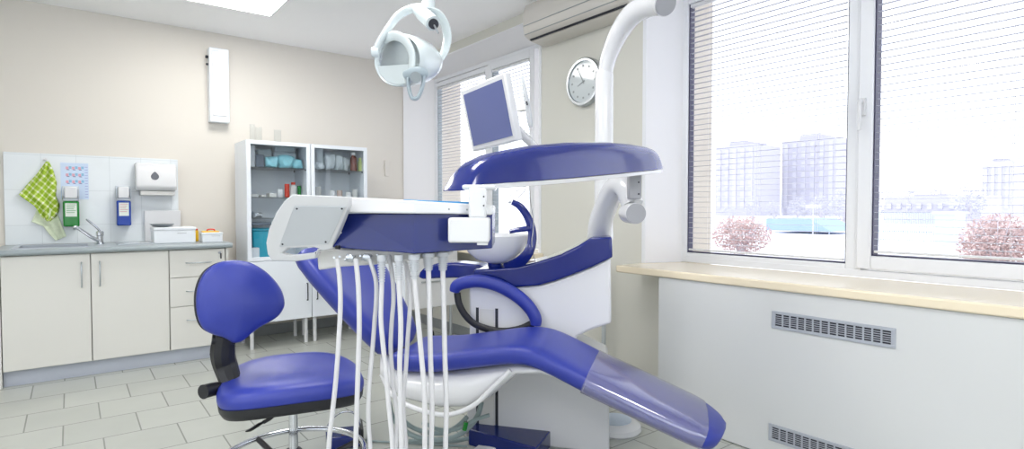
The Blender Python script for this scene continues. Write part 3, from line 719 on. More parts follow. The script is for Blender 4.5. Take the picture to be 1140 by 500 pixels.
cblob('teal_bag', 296, 311, 174, s1, 4.82, M['tealbag'], 'light teal plastic bag beside the grey bin', 'bag', 'teal bags', 2)
cblob('teal_bag', 310, 329, 172, s1, 4.82, M['tealbag'], 'light teal plastic bag in the middle of the top shelf', 'bag', 'teal bags', 3)
cblob('teal_bag', 327, 338, 177, s1, 4.82, M['tealbag'], 'light teal plastic bag at the right end of the left cabinet', 'bag', 'teal bags', 4)
for u0, u1, v, k in ((279, 288, 216, 'leftmost'), (291, 296, 217, 'second from the left'), (300, 308, 215, 'third from the left')):
    cbox('instrument_tray', u0, u1, v, s2, 4.86, .1, M['offwhite'], 'small pale instrument tray on the second glass shelf, '+k, 'tray', 'small trays on the second shelf', .003)
jar('cup', 312, 211, s2, 4.88, .022, M['white'], 'white cup on the second glass shelf left of the red jar', 'cup')
jar('red_jar', 319.5, 205, s2, 4.9, .02, M['red'], 'red jar on the second glass shelf', 'jar')
jar('white_jar', 326.5, 203, s2, 4.9, .026, M['offwhite'], 'white jar beside the red jar', 'jar', None, M['red'])
jar('green_bottle', 333, 207, s2, 4.92, .015, M['green'], 'small green bottle right of the white jar', 'bottle')
cblob('steel_dish', 281, 293, 236, s3, 4.84, M['steel'], 'round steel dish on the third glass shelf', 'dish', None, 5)
cbox('dark_tray', 278, 302, 247.5, .985, 4.82, .2, M['greybox'], 'dark tray under the third glass shelf', 'tray', None, .003)
tray = bpy.data.objects['dark_tray']
B().box(1.11, 1.553, 4.80, 5.12, .975, .985).build('shelf', M['cglass'], bpy.data.objects['medical_cabinet'], smooth=False)
t = thing('teal_bin', 'bright teal plastic bin at the bottom of the left glass cabinet', 'bin', (1.21, 4.94, .71))
a = pY(281, 257, 4.85); c = pY(301, 257, 4.85); zt = a.z
B().prism([V(a.x+.01, 4.85, .7105), V(a.x, 4.85, zt), V(c.x+.03, 4.85, zt), V(c.x+.02, 4.85, .7105)], V(0, .2, 0)).build('tub', M['teal'], t, bevel=.012)
B().box(a.x-.006, c.x+.036, 4.842, 5.058, zt, zt+.018).build('lid', M['teal'], t, bevel=.006)
cbox('carton', 279, 289, 276, .7095, 4.79, .05, M['pbox'], 'small white carton in front of the teal bin', 'carton')
cbox('package', 353, 361, 165, s1, 4.9, .12, M['film'], 'tall pale package at the left end of the right cabinet top shelf', 'package', 'plastic-wrapped packages', .012)
for i, (u0, u1, v, m_) in enumerate(((352, 362, 180, 'film'), (362, 374, 170, 'film'), (373, 383, 171, 'film'), (382, 390, 174, 'film'))):
    cblob('clear_bag', u0, u1, v, s1, 4.82 if i == 0 else 4.86, M[m_], 'clear plastic bag on the right cabinet top shelf, %s' % ('in front of the tall package', 'left of the middle', 'right of the middle', 'beside the brown bottle')[i], 'bag', 'clear plastic bags', 10+i)
jar('brown_bottle', 393.5, 170, s1, 4.84, .03, M['brown'], 'brown bottle with white cap on the right cabinet top shelf', 'bottle', None, M['white'])
jar('lime_bottle', 401, 176, s1, 4.86, .022, M['lime'], 'lime-coloured bottle at the right end of the top shelf', 'bottle', None, M['lime'])
for i, (u, v, m_) in enumerate(((354, 208, 'offwhite'), (370, 212, 'white'), (378, 212, 'beigep'), (395, 211, 'offwhite'), (388, 214, 'white'))):
    jar('small_jar', u, v, s2, 4.88, .024, M[m_], 'small %s jar on the second shelf of the right cabinet, %s' % (('pale', 'white', 'pinkish', 'pale', 'white')[i], ('leftmost', 'left of the pinkish one', 'in the middle', 'rightmost', 'second from the right')[i]), 'jar', 'small jars in the right cabinet')
for i, (u, v, h, r, k) in enumerate(((281, 157, .14, .02, 'leftmost'), (288, 157, .12, .025, 'middle'), (309, 157, .11, .028, 'rightmost'))):
    q = pY(u, v, 4.9); t = thing('glass_beaker', 'clear glass beaker on top of the left glass cabinet, '+k, 'beaker', (q.x, 4.9, 1.6555), 0, 'glass beakers on the cabinet')
    B().lathe([(r, 0), (r, h), (r*.93, h), (r*.93, .004), (0, .004)], V(q.x, 4.9, 1.6555), Z, 20).build('glass', M['glassware'], t)
# mobile cart near the window wall
t = thing('drawer_cart', 'pale two-drawer cart on black castors behind the dental chair', 'cart', (2.28, 4.1, 0))
cx0, cx1, cy0, cy1 = 2.02, 2.50, 3.95, 4.35
B().box(cx0, cx1, cy0, cy1, .33, .84).build('body', M['gcab'], t, bevel=.006)
for z0, z1 in ((.335, .585), (.595, .835)):
    d = B().box(cx0+.006, cx1-.006, cy0-.014, cy0-.0005, z0, z1).build('drawer', M['white'], t, bevel=.003)
    B().box(cx0+.14, cx1-.14, cy0-.03, cy0-.0145, z1-.05, z1-.038).build('handle', M['steel'], d, bevel=.002)
for x in (cx0+.04, cx1-.04):
    for y in (cy0+.04, cy1-.04):
        l = B().cyl(V(x, y, .05), V(x, y, .33), .012).build('leg', M['steel'], t)
        B().cyl(V(x-.012, y, .03), V(x+.012, y, .03), .03).build('castor', M['black'], l)

# ------------------------------------------------------------------ dental chair
ANG = math.atan2(-.803, .592); AX = V(math.cos(ANG), math.sin(ANG), 0); AP = V(-AX.y, AX.x, 0); O = V(1.39, 2.008, 0)
def L(x, y, z): return O+AX*x+AP*y+Z*z
def cs(u, v, y):                        # place in the chair's side plane y
    q = on(u, v, O+AP*y, AP)-O; return q.dot(AX), q.z
chair = thing('dental_chair', 'blue reclined dental chair with raised legrest on a white base', 'dental chair', O, ANG)
def pad_section(x, z, hw, t, tilt, bow=.012, n=32):
    bow = bow if x < .3 else (.0 if x < .49 else -.016)
    """rounded cross-section in the plane across the chair; tilt = direction of thickness"""
    r = []
    for k in range(n):
        a = 2*PI*k/n; c, s = math.cos(a), math.sin(a)
        yy = hw*math.copysign(abs(c)**.28, c); zz = t/2*math.copysign(abs(s)**.75, s)
        if zz > 0: zz += bow*(yy/hw)**2-bow*.6
        d = zz-t/2
        r.append(L(x-math.sin(tilt)*d*-1, yy, z+math.cos(tilt)*d))
    return r
def pad(path, name, m, parent=chair, **k):
    """path: (x, ztop, halfwidth, thickness)"""
    rings = []
    for i, (x, z, hw, t) in enumerate(path):
        a = path[max(i-1, 0)]; c = path[min(i+1, len(path)-1)]
        tl = math.atan2(c[1]-a[1], c[0]-a[0])
        rings.append(pad_section(x, z, hw, t, -tl))
    return B().loft(rings).build(name, m, parent, angle=50, **k)
def smooth_path(P, n=5): return [tuple(q) for q in catmull4(P, n)]
def catmull4(P, n):
    out = []; m = len(P)
    for i in range(m-1):
        a, b, c, d = P[max(i-1, 0)], P[i], P[i+1], P[min(i+2, m-1)]
        for k in range(n):
            t = k/n; out.append([.5*((2*b[j])+(c[j]-a[j])*t+(2*a[j]-5*b[j]+4*c[j]-d[j])*t*t+(3*b[j]-a[j]-3*c[j]+d[j])*t**3) for j in range(4)])
    out.append(list(P[-1])); return out
seat = pad(smooth_path([(-.345, .50, .14, .045), (-.335, .513, .185, .07), (-.30, .519, .205, .083), (-.15, .530, .215, .083), (0, .556, .218, .083), (.13, .580, .218, .083), (.22, .588, .216, .083), (.30, .578, .215, .083), (.38, .549, .214, .083), (.498, .497, .213, .083)]), 'seat', M['blueu'])
legr = pad(smooth_path([(.498, .497, .213, .083), (.62, .447, .212, .083), (.78, .382, .210, .083), (.88, .342, .205, .083), (.93, .320, .192, .082), (.962, .304, .165, .074), (.982, .293, .12, .058), (.99, .286, .07, .04)]), 'legrest', M['blueu'])
pad(smooth_path([(.492, .5035, .2165, .0945), (.62, .453, .2155, .0945), (.78, .388, .2135, .0945), (.88, .348, .2085, .0945), (.925, .328, .197, .093)]), 'plastic_cover', M['cover'], legr, recalc=True)['label'] = 'glossy clear plastic cover'
# white rim and pan under the seat
rings = []
for x, zt, zb, hw in ((-.43, .505, .47, .05), (-.42, .50, .43, .12), (-.385, .475, .375, .18), (-.28, .443, .32, .214), (-.12, .447, .295, .216), (0, .468, .305, .205), (.08, .485, .345, .19), (.14, .497, .40, .18), (.20, .505, .455, .17), (.30, .497, .470, .16), (.42, .445, .430, .13)):
    r = []
    for k in range(24):
        a = 2*PI*k/24; c, s = math.cos(a), math.sin(a)
        r.append(L(x, hw*math.copysign(abs(c)**.5, c), (zt+zb)/2+(zt-zb)/2*math.copysign(abs(s)**.7, s)))
    rings.append(r)
pan = B().loft(rings).build('seat_shell', M['whiteg'], chair, angle=60)
B().tube([L(-.385, -.17, .42), L(-.29, -.212, .335), L(-.1, -.222, .295), L(.03, -.212, .335), L(.13, -.205, .43), L(.19, -.20, .49)], .010, 10, 6).build('shell_trim', M['white'], pan)
B().prism([L(-.22, -.08, .345), L(-.02, -.08, .345), L(-.02, -.08, .47), L(-.22, -.08, .46)], AP*.345).build('lift_arm', M['white'], chair, bevel=.01)
# backrest: leans back from its hinge
def bk(s, w, n): # along the lean, across, off the surface
    th = math.radians(47); return L(-.36-math.cos(th)*s-math.sin(th)*-n, w, .50+math.sin(th)*s+math.cos(th)*n)
path = [(0, .05), (.012, .11), (.04, .155), (.10, .19), (.20, .225), (.32, .262), (.44, .285), (.52, .28), (.565, .25), (.59, .19), (.598, .10)]
rings = []
for s, w in path:
    r = []; t = .105 if .03 < s < .57 else .06
    for k in range(28):
        a = 2*PI*k/28; c, sn = math.cos(a), math.sin(a); yy = w*math.copysign(abs(c)**.4, c); zz = t/2*math.copysign(abs(sn)**.8, sn)
        r.append(bk(s, yy, zz-.02+.05*(yy/.28)**2))
    rings.append(r)
back = B().loft(rings).build('backrest', M['blueu'], chair, angle=60)
rings = []
for s, w in path[1:]:
    w = max(w-.10, .02); r = []
    for k in range(28):
        a = 2*PI*k/28; c, sn = math.cos(a), math.sin(a); yy = w*math.copysign(abs(c)**.4, c); zz = .02*math.copysign(abs(sn)**.8, sn)
        r.append(bk(s, yy, zz-.060+.05*(yy/.28)**2))
    rings.append(r)
B().loft(rings).build('back_shell', M['whiteg'], back, angle=60)
B().tube([L(-.33, .02, .40), L(-.38, .02, .45), bk(.10, .02, -.08), bk(.2, .02, -.085)], [.035, .04, .035, .02], 14, 5).build('hinge_cover', M['beigep'], chair)
hr = B(); rings = []
for s, w, t in ((.615, .05, .03), (.625, .09, .05), (.66, .115, .06), (.72, .115, .06), (.75, .09, .05), (.76, .05, .03)):
    rings.append([bk(s, w*math.copysign(abs(math.cos(a))**.5, math.cos(a)), .0+t/2*math.sin(a)) for a in (2*PI*k/24 for k in range(24))])
hr.loft(rings).build('headrest', M['blueu'], chair, angle=60)
B().tube([bk(.5, 0, -.05), bk(.62, 0, -.04), bk(.69, 0, -.02)], .014, 10, 3).build('headrest_stem', M['steel'], chair)
# armrest on the far side
def ar(u, v, y=.235): x, z = cs(u, v, y); return L(x, y, z)
b = B(); b.fl = (.85, 1.1)
arm = b.tube([ar(506, 325), ar(508, 319), ar(516, 315), ar(534, 313), ar(555, 318), ar(575, 329), ar(589, 342), ar(596, 354), ar(596, 362)], [.022, .027, .028, .029, .029, .029, .028, .027, .024], 16, 6, flat=AP).build('armrest', M['blueu'], chair)
b = B(); b.fl = (.8, 1)
b.tube([ar(509, 326), ar(511, 338), ar(518, 351), ar(529, 361), ar(545, 367), ar(563, 369), ar(580, 366), ar(593, 360)], .017, 12, 6, flat=AP)
b.build('armrest_frame', M['black'], arm)
B().tube([ar(548, 368), L(-.05, .21, .50), L(-.03, .1, .47)], .016, 10, 4).build('armrest_bracket', M['black'], chair)

# ------------------------------------------------------------------ dental unit: body, bowl, posts
unit = thing('dental_unit', 'white dental unit with blue swooping top, spittoon bowl and lamp post', 'dental unit', L(.18, .5, 0), ANG)
Y0, Y1 = .27, .60
def u3(u, v, y=Y0): x, z = cs(u, v, y); return (x, z)
lowcurve = [u3(681, 287), (u3(660, 297)), u3(640, 305), u3(618, 313), u3(600, 318), u3(575, 320), u3(550, 317), u3(528, 312)]
upcurve = [u3(528, 300), u3(550, 299), u3(575, 297), u3(600, 291), u3(625, 283), u3(645, 273), u3(658, 264.5), u3(681, 264)]
front = [(-.17, .0), (-.15, .60), (-.155, lowcurve[-1][1])] + list(reversed(lowcurve[1:-1])) + [(.525, lowcurve[0][1]), (.53, .60), (.44, .565), (.375, .53), (.36, .50), (.40, .47), (.52, .42), (.525, 0)]
SK = AP-AX*.13
body = B().prism([L(x, Y0, z+.0003) for x, z in front], SK*(Y1-Y0)).build('body', M['white'], unit, bevel=.012, seg=3, angle=40)
top = [(x, z+.001) for x, z in lowcurve]+[(x, z) for x, z in upcurve]
B().prism([L(x, Y0-.014, z) for x, z in top], SK*.05).build('blue_top', M['blueg'], unit, bevel=.010, seg=3, angle=40)
B().prism([L(x, Y0+.037, z-.002) for x, z in top], SK*(Y1-Y0-.04)).build('white_deck', M['whiteg'], unit, bevel=.010, seg=3, angle=40)
B().prism([L(x, Y0-.013, z) for x, z in ((.44, .89), (.44, top[-2][1]-.001), (.532, top[-1][1]+.001), (.535, .897))], SK*(Y1-Y0+.02)).build('blue_end', M['blueg'], unit, bevel=.010, seg=3, angle=40)
b = B(); zt = cs(543, 343, Y0)[1]
x0, x1 = cs(531.5, 343, Y0)[0], cs(553, 343, Y0)[0]

for x in (x0, x1): b.prism([L(x-.007, Y0-.002, .02), L(x+.007, Y0-.002, .02), L(x+.007, Y0-.002, zt), L(x-.007, Y0-.002, zt)], AP*.004)
b.build('slot', M['dark'], body, smooth=False)
B().prism([L(x0+.012, Y0-.004, .02), L(x1-.012, Y0-.004, .02), L(x1-.012, Y0-.004, zt-.005), L(x0+.012, Y0-.004, zt-.005)], AP*.0035).build('service_cover', M['offwhite'], body, bevel=.001)
pa_ = [cs(522, 478, .19)]; fz = pa_[0][1]; yb_ = .19
while cs(597, 499, yb_)[1] < fz: yb_ -= .002
pa_.append(cs(597, 499, yb_))
P1_ = L(pa_[0][0], .19, 0); P2_ = L(pa_[1][0], yb_, 0); P3_ = P2_+(P2_-P1_)*.5
B().prism([q+Z*.0004 for q in (P1_, P2_, L(pa_[1][0]+.02, Y0, 0), L(pa_[1][0]-.02, .60, 0), L(-.19, .60, 0), L(-.18, .30, 0))], Z*fz).build('plinth', M['blued'], unit, bevel=.006, seg=3)
# assistant arm, blue, left of the body
def ap(u, v, y): x, z = cs(u, v, y); return L(x, y, z)
ys = .42
b = B(); b.prism([ap(465, 309, ys), ap(467, 303, ys), ap(473, 297, ys), ap(487, 293, ys), ap(509, 292.5, ys), ap(532, 295, ys), ap(545, 299, ys), ap(545, 312, ys), ap(520, 309.5, ys), ap(490, 310, ys), ap(470, 311, ys)], AP*.13)
b.build('assistant_arm', M['blueg'], unit, bevel=.012, seg=3, angle=45)
# spittoon
bc = at(551, 262, 2.74)
sp_ = B().lathe([(.0, -.135), (.04, -.133), (.09, -.115), (.13, -.08), (.155, -.035), (.165, 0), (.160, .004), (.150, -.004), (.12, -.06), (.07, -.09), (0, -.10)], bc, Z, 48).build('spittoon_bowl', M['whiteg'], unit)
B().tube([bc+V(0, 0, -.13), bc+V(.02, .01, -.16), ap(572, 300, .47)], [.035, .035, .05], 16, 4).build('bowl_stem', M['blueg'], unit)
b = B(); b.fl = (1.5, .8)
d_ = 2.62
b.tube([at(570, 225, d_), at(579, 230, d_), at(587, 241, d_), at(592, 256, d_), at(592, 270, d_), at(587, 283, d_), at(577, 293, d_+.05), at(567, 299, d_+.1)], [.008, .011, .012, .013, .014, .016, .02, .026], 12, 6, flat=R)
b.build('water_arch', M['blueg'], unit)
B().tube([at(567, 258, d_), at(577, 256, d_), at(591, 254, d_)], [.010, .012, .014], 10, 4).build('cup_filler', M['blueg'], unit)
B().tube([at(569, 224, d_), at(566, 226, d_)], .006, 10, 1).build('nozzle', M['steel'], unit)
B().box(-.05, .05, -.02, .02, 0, .02, Matrix.Translation(at(594, 295, 2.78)) @ Matrix.Rotation(ANG, 4, 'Z')).build('syringe_rest', M['beigep'], unit, bevel=.004)
# lamp post
pb = at(671.5, 266, 2.82); pt = at(673, 84, 2.82); pb.x = pt.x = (pb.x+pt.x)/2; pb.y = pt.y = (pb.y+pt.y)/2
post = B().lathe([(.050, 0), (.048, .02), (.046, .06), (.045, pt.z-pb.z), (.040, pt.z-pb.z+.02), (.02, pt.z-pb.z+.03), (0, pt.z-pb.z+.031)], pb, Z, 32).build('post', M['whiteg'], unit)
B().lathe([(.0505, 0), (.0505, .012)], pb+Z*.33, Z, 32).build('post_collar', M['white'], post)
la = [pt+Z*-.02, at(678, 62, 2.78), at(689, 37, 2.72), at(703, 17, 2.64), at(720, 7, 2.56), at(737, 3, 2.48)]
B().tube(la, [.034, .040, .046, .050, .050, .052], 24, 8).build('lamp_arm_elbow', M['whiteg'], unit)
e0 = la[-1]; ax = (at(745, 6, 2.43)-e0).normalized()
jn = B().cyl(e0-ax*.005, e0+ax*.03, .053, seg=32).build('arm_joint', M['white'], unit)
B().cyl(e0+ax*.0302, e0+ax*.034, .049, seg=32).build('joint_cap', M['capg'], jn)

# operating lamp: spring arm high above, yoke, head
ld = 2.0
lamp = thing('operating_lamp', 'white dental operating lamp with hoop yoke hanging from its arm under the ceiling', 'lamp', at(477, 10, ld))
up_ = at(477, 10, ld); topz = 2.32
jt = e0+V(0, 0, .03)
B().tube([jt, V(jt.x, jt.y, topz-.03), V(jt.x-.04, jt.y-.0, topz), V((jt.x+up_.x)/2, (jt.y+up_.y)/2, topz+.04), V(up_.x+.04, up_.y, topz), V(up_.x, up_.y, topz-.04), V(up_.x, up_.y, up_.z+.05)], .026, 16, 6).build('spring_arm', M['whiteg'], lamp)
B().lathe([(.022, 0), (.024, .01), (.022, .06)], up_+Z*-.004, Z, 24).build('collar', M['lampw'], lamp)
b = B(); b.fl = (1, .7)
b.tube([at(418, 58, ld-.06), at(422, 48, ld-.06), at(432, 32, ld-.05), at(444, 17, ld-.03), at(458, 10, ld-.01), at(470, 9, ld), at(477, 10, ld)], [.013, .016, .017, .018, .018, .019, .02], 14, 6, flat=F)
b.build('yoke', M['lampw'], lamp)
b = B(); b.fl = (1.5, .6)
b.tube([at(477, 11, ld), at(487, 15, ld+.02), at(495, 27, ld+.04), at(498, 42, ld+.05), at(495, 57, ld+.06), at(488, 68, ld+.06), at(482, 72, ld+.05)], [.016, .017, .017, .017, .017, .015, .012], 14, 6, flat=F)
b.build('yoke', M['lampw'], lamp)
B().tube([at(464, 10, ld-.02), at(472, 17, ld-.05), at(482, 26, ld-.09)], [.018, .026, .026], 18, 3).build('control_housing', M['lampw'], lamp)
k0 = at(482.5, 26.5, ld-.092)
B().lathe([(.017, 0), (.017, .006), (0, .006)], k0, (at(484, 28, ld-.12)-k0), 20).build('control_socket', M['dark'], lamp)
B().tube([k0, at(488, 37, ld-.10)], .0035, 8, 1).build('switch_lever', M['steel'], lamp)
hc = at(448, 67.5, ld-.03)                                        # head: dish opening towards lower left
hn = (-F*.78-R*.56+Z*-.16).normalized()
hu = R-hn*R.dot(hn); hu.normalize(); hv = hu.cross(hn)*-1
if hv.z < 0: hv = -hv
def hp(a, r, h, sx=.98, sy=.76): return hc+hu*(math.cos(a)*r*sx)+hv*(math.sin(a)*r*sy)+hn*h
def dish(prof, name, m, parent, seg=44):
    rings = [[hp(2*PI*k/seg, max(r, 1e-3), h) for k in range(seg)] for r, h in prof]
    return B().loft(rings).build(name, m, parent, angle=50)
head = dish([(.0, -.150), (.04, -.148), (.07, -.130), (.098, -.085), (.113, -.03), (.117, .0), (.117, .022), (.113, .028), (.108, .022), (.105, .012)], 'head', M['lampw'], lamp)
dish([(.105, .012), (.103, -.008), (.088, -.036), (.06, -.055), (.0, -.066)], 'reflector', M['mirror'], head)
b = B(); ar_ = [(-PI*.94+i*(PI*.88)/20) for i in range(21)]
b.prism([hp(a, .107, .016) for a in ar_], hn*.008)
b.build('lower_mask', M['lampw'], head, bevel=.002)
b = B(); b.fl = (.6, 1.6)
b.tube([hp(PI*.66, .108, .03), hp(PI*.48, .104, .038), hp(PI*.28, .098, .042), hp(PI*.08, .094, .044), hp(-PI*.12, .096, .044), hp(-PI*.27, .104, .042), hp(-PI*.33, .118, .036)], .010, 12, 6, flat=hn)
b.build('front_band', M['lampw'], head)
b = B(); b.fl = (1, .8)
dd = ld-.10
b.tube([at(455, 84, dd), at(454.5, 92, dd), at(456, 102, dd), at(459, 109, dd), at(464, 109.5, dd), at(468, 103, dd), at(471, 93, dd), at(472, 84, dd)], .0085, 12, 6, flat=F)
b.build('handle', M['lampg'], head)
B().tube([at(452, 84, dd+.01), at(463, 80, dd-.01), at(474, 82, dd+.01)], [.016, .018, .016], 14, 4).build('handle_mount', M['lampg'], head)
B().cyl(at(463, 86, dd-.01), at(462.5, 86, dd-.03), .018, seg=20).build('knob', M['tick'], head)
for (u, v, d) in ((418, 58, ld-.06), (482, 71, ld+.05)):
    q = at(u, v, d); B().lathe([(.016, -.012), (.018, 0), (.016, .012), (0, .013)], q, R, 20).build('pivot', M['lampw'], lamp)

# ------------------------------------------------------------------ instrument console and swing arm
con = thing('instrument_console', 'white and blue instrument console with hanging hoses on a blue swing arm', 'instrument console', at(500, 300, 1.5))
# swing arm pedestal
sa = [at(667, 266, 2.80), at(668, 250, 2.74), at(673, 234, 2.68), at(681, 215, 2.60), at(690, 206, 2.53), at(698, 212, 2.48), at(704, 228, 2.45)]
B().tube(sa, [.058, .056, .054, .052, .050, .048, .046], 24, 8).build('arm_elbow', M['whiteg'], con)
c0 = at(705, 237.5, 2.40); cxs = (-F+R*.10-Z*.05).normalized()
jn = B().tube([c0-cxs*.07, c0+cxs*.035], .044, 32, 1).build('elbow_joint', M['white'], con, bevel=.003)
B().cyl(c0+cxs*.0355, c0+cxs*.039, .042, seg=32).build('joint_cap', M['capg'], jn)
zz0, zz1 = at(706, 222, 2.38), at(706, 192, 2.38)
st_ = B().cbox(V(zz0.x, zz0.y, (zz0.z+zz1.z)/2), R, FH, Z, .052, .05, zz1.z-zz0.z).build('arm_stem', M['capg'], con, bevel=.006, seg=3)
B().lathe([(.0035, 0), (.0035, .002), (0, .002)], at(711, 203, 2.352), -F, 10).build('screw', M['dark'], st_)
B().lathe([(.0035, 0), (.0035, .002), (0, .002)], at(711, 216, 2.352), -F, 10).build('screw', M['dark'], st_)
# blue arm cover: arched section lofted from the console end to the stem end
pa = [(503, 212.5, 1.600, .060, .040, .9), (504.5, 212.6, 1.601, .070, .047, .9), (509, 210.5, 1.612, .078, .055, .9), (522, 206, 1.64, .086, .057, .9), (545, 204.5, 1.69, .098, .057, .75), (576, 202.5, 1.77, .111, .058, .4), (624, 199, 1.93, .122, .058, .1), (672, 194.5, 2.11, .119, .058, 0), (696, 192, 2.25, .112, .056, -.05), (715, 190.2, 2.35, .100, .054, -.25), (724, 189.2, 2.40, .090, .050, -.5), (728, 188.6, 2.42, .082, .044, -.65)]
ua = (at(705, 191, 2.28)-at(517, 206, 1.63)).normalized(); ub = ua.cross(Z).normalized()
rings = []
for u, v, d, h, w, sh in pa:
    c = at(u, v, d); r = []
    for k in range(17):
        a = PI*k/16; ca, sa_ = math.cos(a), math.sin(a); zz = h*sa_**.55
        r.append(c+ub*(math.copysign(abs(ca)**.7, ca)*w)+Z*zz+ua*(sh*zz*.85))
    rings.append(r)
cv = B().loft(rings).build('arm_cover', M['blueg'], con, angle=50, bevel=.004)
rings = []
for u, v, d, h, w, sh in pa[3:]:
    c = at(u, v, d); w *= .97
    rings.append([c+ub*(-w)+Z*-.001, c+ub*w+Z*-.001, c+ub*(w*.93)+Z*-.015, c+ub*(-w*.93)+Z*-.015])
B().loft(rings).build('arm_underside', M['whiteg'], con, angle=30, bevel=.002)
# post down to the console
def cb(u0, u1, v0, v1, d, dep):
    a = at(u0, v0, d); b_ = at(u1, v0, d); c = at(u1, v1, d); e = at(u0, v1, d)
    z0 = (c.z+e.z)/2; z1 = (a.z+b_.z)/2
    for q in (a, b_): q.z = z1
    for q in (c, e): q.z = z0
    return [a, b_, Vector((b_.x, b_.y, z0)), Vector((a.x, a.y, z0))], FH*dep
p_, o_ = cb(521.5, 541, 209, 243, 1.42, .06); B().prism(p_, o_).build('console_post', M['white'], con, bevel=.006, seg=3)
p_, o_ = cb(514, 552, 205.5, 211, 1.44, .10); B().prism(p_, o_).build('post_collar', M['whiteg'], con, bevel=.010, seg=3)
p_, o_ = cb(498.5, 544.5, 242.5, 270.5, 1.40, .12); blk = B().prism(p_, o_).build('console_bracket', M['white'], con, bevel=.006, seg=3)
p_, o_ = cb(531, 543, 270.3, 273, 1.41, .08); B().prism(p_, o_).build('bracket_foot', M['whiteg'], blk, bevel=.001)
for v in (219, 229): B().lathe([(.0022, 0), (.0022, .0015), (0, .0015)], at(538.5, v, 1.4185), -F, 10).build('screw', M['dark'], blk)
# console body: plan outline bulging towards the room at the crease
def w3(u, v, d): return at(u, v, d)
T_ = [w3(386, 238, 1.47), w3(461, 238, 1.42), w3(548, 238.5, 1.50)]
Bo = [w3(370, 275.5, 1.47), w3(461, 282.5, 1.42), w3(548, 276.5, 1.50)]
b = B()
for q in T_: q.z = at(461, 238, 1.45).z
dep = FH*.24
vs = [b.bm.verts.new(q) for q in T_+Bo]+[b.bm.verts.new(q+dep) for q in T_+Bo]
fidx = [(0, 1, 4, 3), (1, 2, 5, 4), (7, 6, 9, 10), (8, 7, 10, 11), (0, 3, 9, 6), (2, 8, 11, 5), (0, 6, 7, 1), (1, 7, 8, 2), (3, 4, 10, 9), (4, 5, 11, 10)]
for f in fidx: b.bm.faces.new([vs[i] for i in f])
blue = b.build('console_body', M['blued'], con, smooth=False, bevel=.0025)
# white top rail with sloping crest
def strip(us, vt, vb, ds, depth):
    b = B(); n = len(us)
    fr = [w3(us[i], vt[i], ds[i]) for i in range(n)]; lo = [w3(us[i], vb[i], ds[i]) for i in range(n)]
    rings = [[fr[i], lo[i], lo[i]+depth, fr[i]+depth] for i in range(n)]
    return b.loft(rings)
strip([326, 372, 420, 461, 505, 548], [216.5, 218.5, 221, 223.5, 226, 228.5], [233, 236.5, 237.5, 238, 238.3, 239.5], [1.43, 1.43, 1.415, 1.40, 1.44, 1.48], FH*.28).build('console_top', M['white'], con, bevel=.005, seg=3, angle=25)
for u, v, d in ((500, 233, 1.437), (520, 233.5, 1.452)):
    B().lathe([(.0025, 0), (.0025, .002), (0, .002)], w3(u, v, d)-F*.001, -F, 10).build('screw', M['tick'], blk)
mt_ = strip([449, 461, 490, 524], [222.0, 222.5, 223.7, 225], [225.5, 226, 227, 228], [1.42, 1.415, 1.44, 1.465], FH*.2)
tag(mt_.build('tray_mat', M['mat_blue'], bevel=.001), 'thin bright blue mat lying on top of the instrument console', 'mat')
strip([406, 430, 449], [221.5, 222.2, 222.5], [225, 225.7, 226], [1.422, 1.418, 1.42], FH*.15).build('top_groove', M['greyw'], con)
# side wing: tilted instrument holder seen from beneath
top_d, bot_d = 1.36, 1.47
wing = [w3(325, 216.5, top_d), w3(388, 219, top_d), w3(388, 229, top_d+.01), w3(369, 277, bot_d), w3(353, 281, bot_d), w3(350, 288, bot_d+.01), w3(330, 291, bot_d+.01), w3(303, 290.5, bot_d+.01), w3(297.5, 283, bot_d), w3(296, 270, bot_d-.03), w3(299, 255, bot_d-.06), w3(307, 237, top_d+.04), w3(316, 224, top_d+.01)]
inner = [w3(320, 276.3, bot_d+.002), w3(349, 275.3, bot_d+.002), w3(356, 277, bot_d+.003), w3(348, 281.5, bot_d+.004), w3(322, 284.5, bot_d+.004), w3(312, 282, bot_d+.003)]
wn = (wing[3]-wing[0]).cross(wing[1]-wing[0]).normalized()
if wn.dot(F) < 0: wn = -wn
# flatten onto one plane, then cut the grip opening by bridging
w0 = wing[0]
def flat_(q): r = (q-EYEP).normalized(); return EYEP+r*((w0-EYEP).dot(wn)/r.dot(wn))
wing = [flat_(q) for q in wing]; inner = [flat_(q) for q in inner]
bm = bmesh.new()
def ringv(pts, off): return [bm.verts.new(q+off) for q in pts]
for off, flip in ((V(0, 0, 0), False), (FH*.032, True)):
    a_ = ringv(wing, off); c_ = ringv(inner, off)
    es = [bm.edges.new((a_[i], a_[(i+1) % len(a_)])) for i in range(len(a_))]+[bm.edges.new((c_[i], c_[(i+1) % len(c_)])) for i in range(len(c_))]
    bmesh.ops.triangle_fill(bm, use_beauty=True, edges=es)
    if not flip: A1, C1 = a_, c_
    else: A2, C2 = a_, c_
for P1, P2 in ((A1, A2), (C1, C2)):
    for i in range(len(P1)): bm.faces.new((P1[i], P1[(i+1) % len(P1)], P2[(i+1) % len(P2)], P2[i]))
b = B(); b.bm.free(); b.bm = bm
wg = b.build('console_wing', M['white'], con, angle=30, bevel=.003)
pl = [flat_(w3(328, 229, top_d)), flat_(w3(385, 229.5, top_d)), flat_(w3(366, 271, bot_d)), flat_(w3(311, 274, bot_d))]
plate = B().prism([q-wn*.003 for q in pl], wn*.0028).build('wing_plate', M['greyw'], wg, bevel=.0006, smooth=False)
for i, (u, v) in enumerate(((331, 231.5), (381, 231.5), (363, 268.5), (315, 271))):
    B().lathe([(.0025, 0), (.0025, .0012), (0, .0012)], flat_(w3(u, v, top_d))-wn*.003, -wn, 10).build('screw', M['dark'], plate)
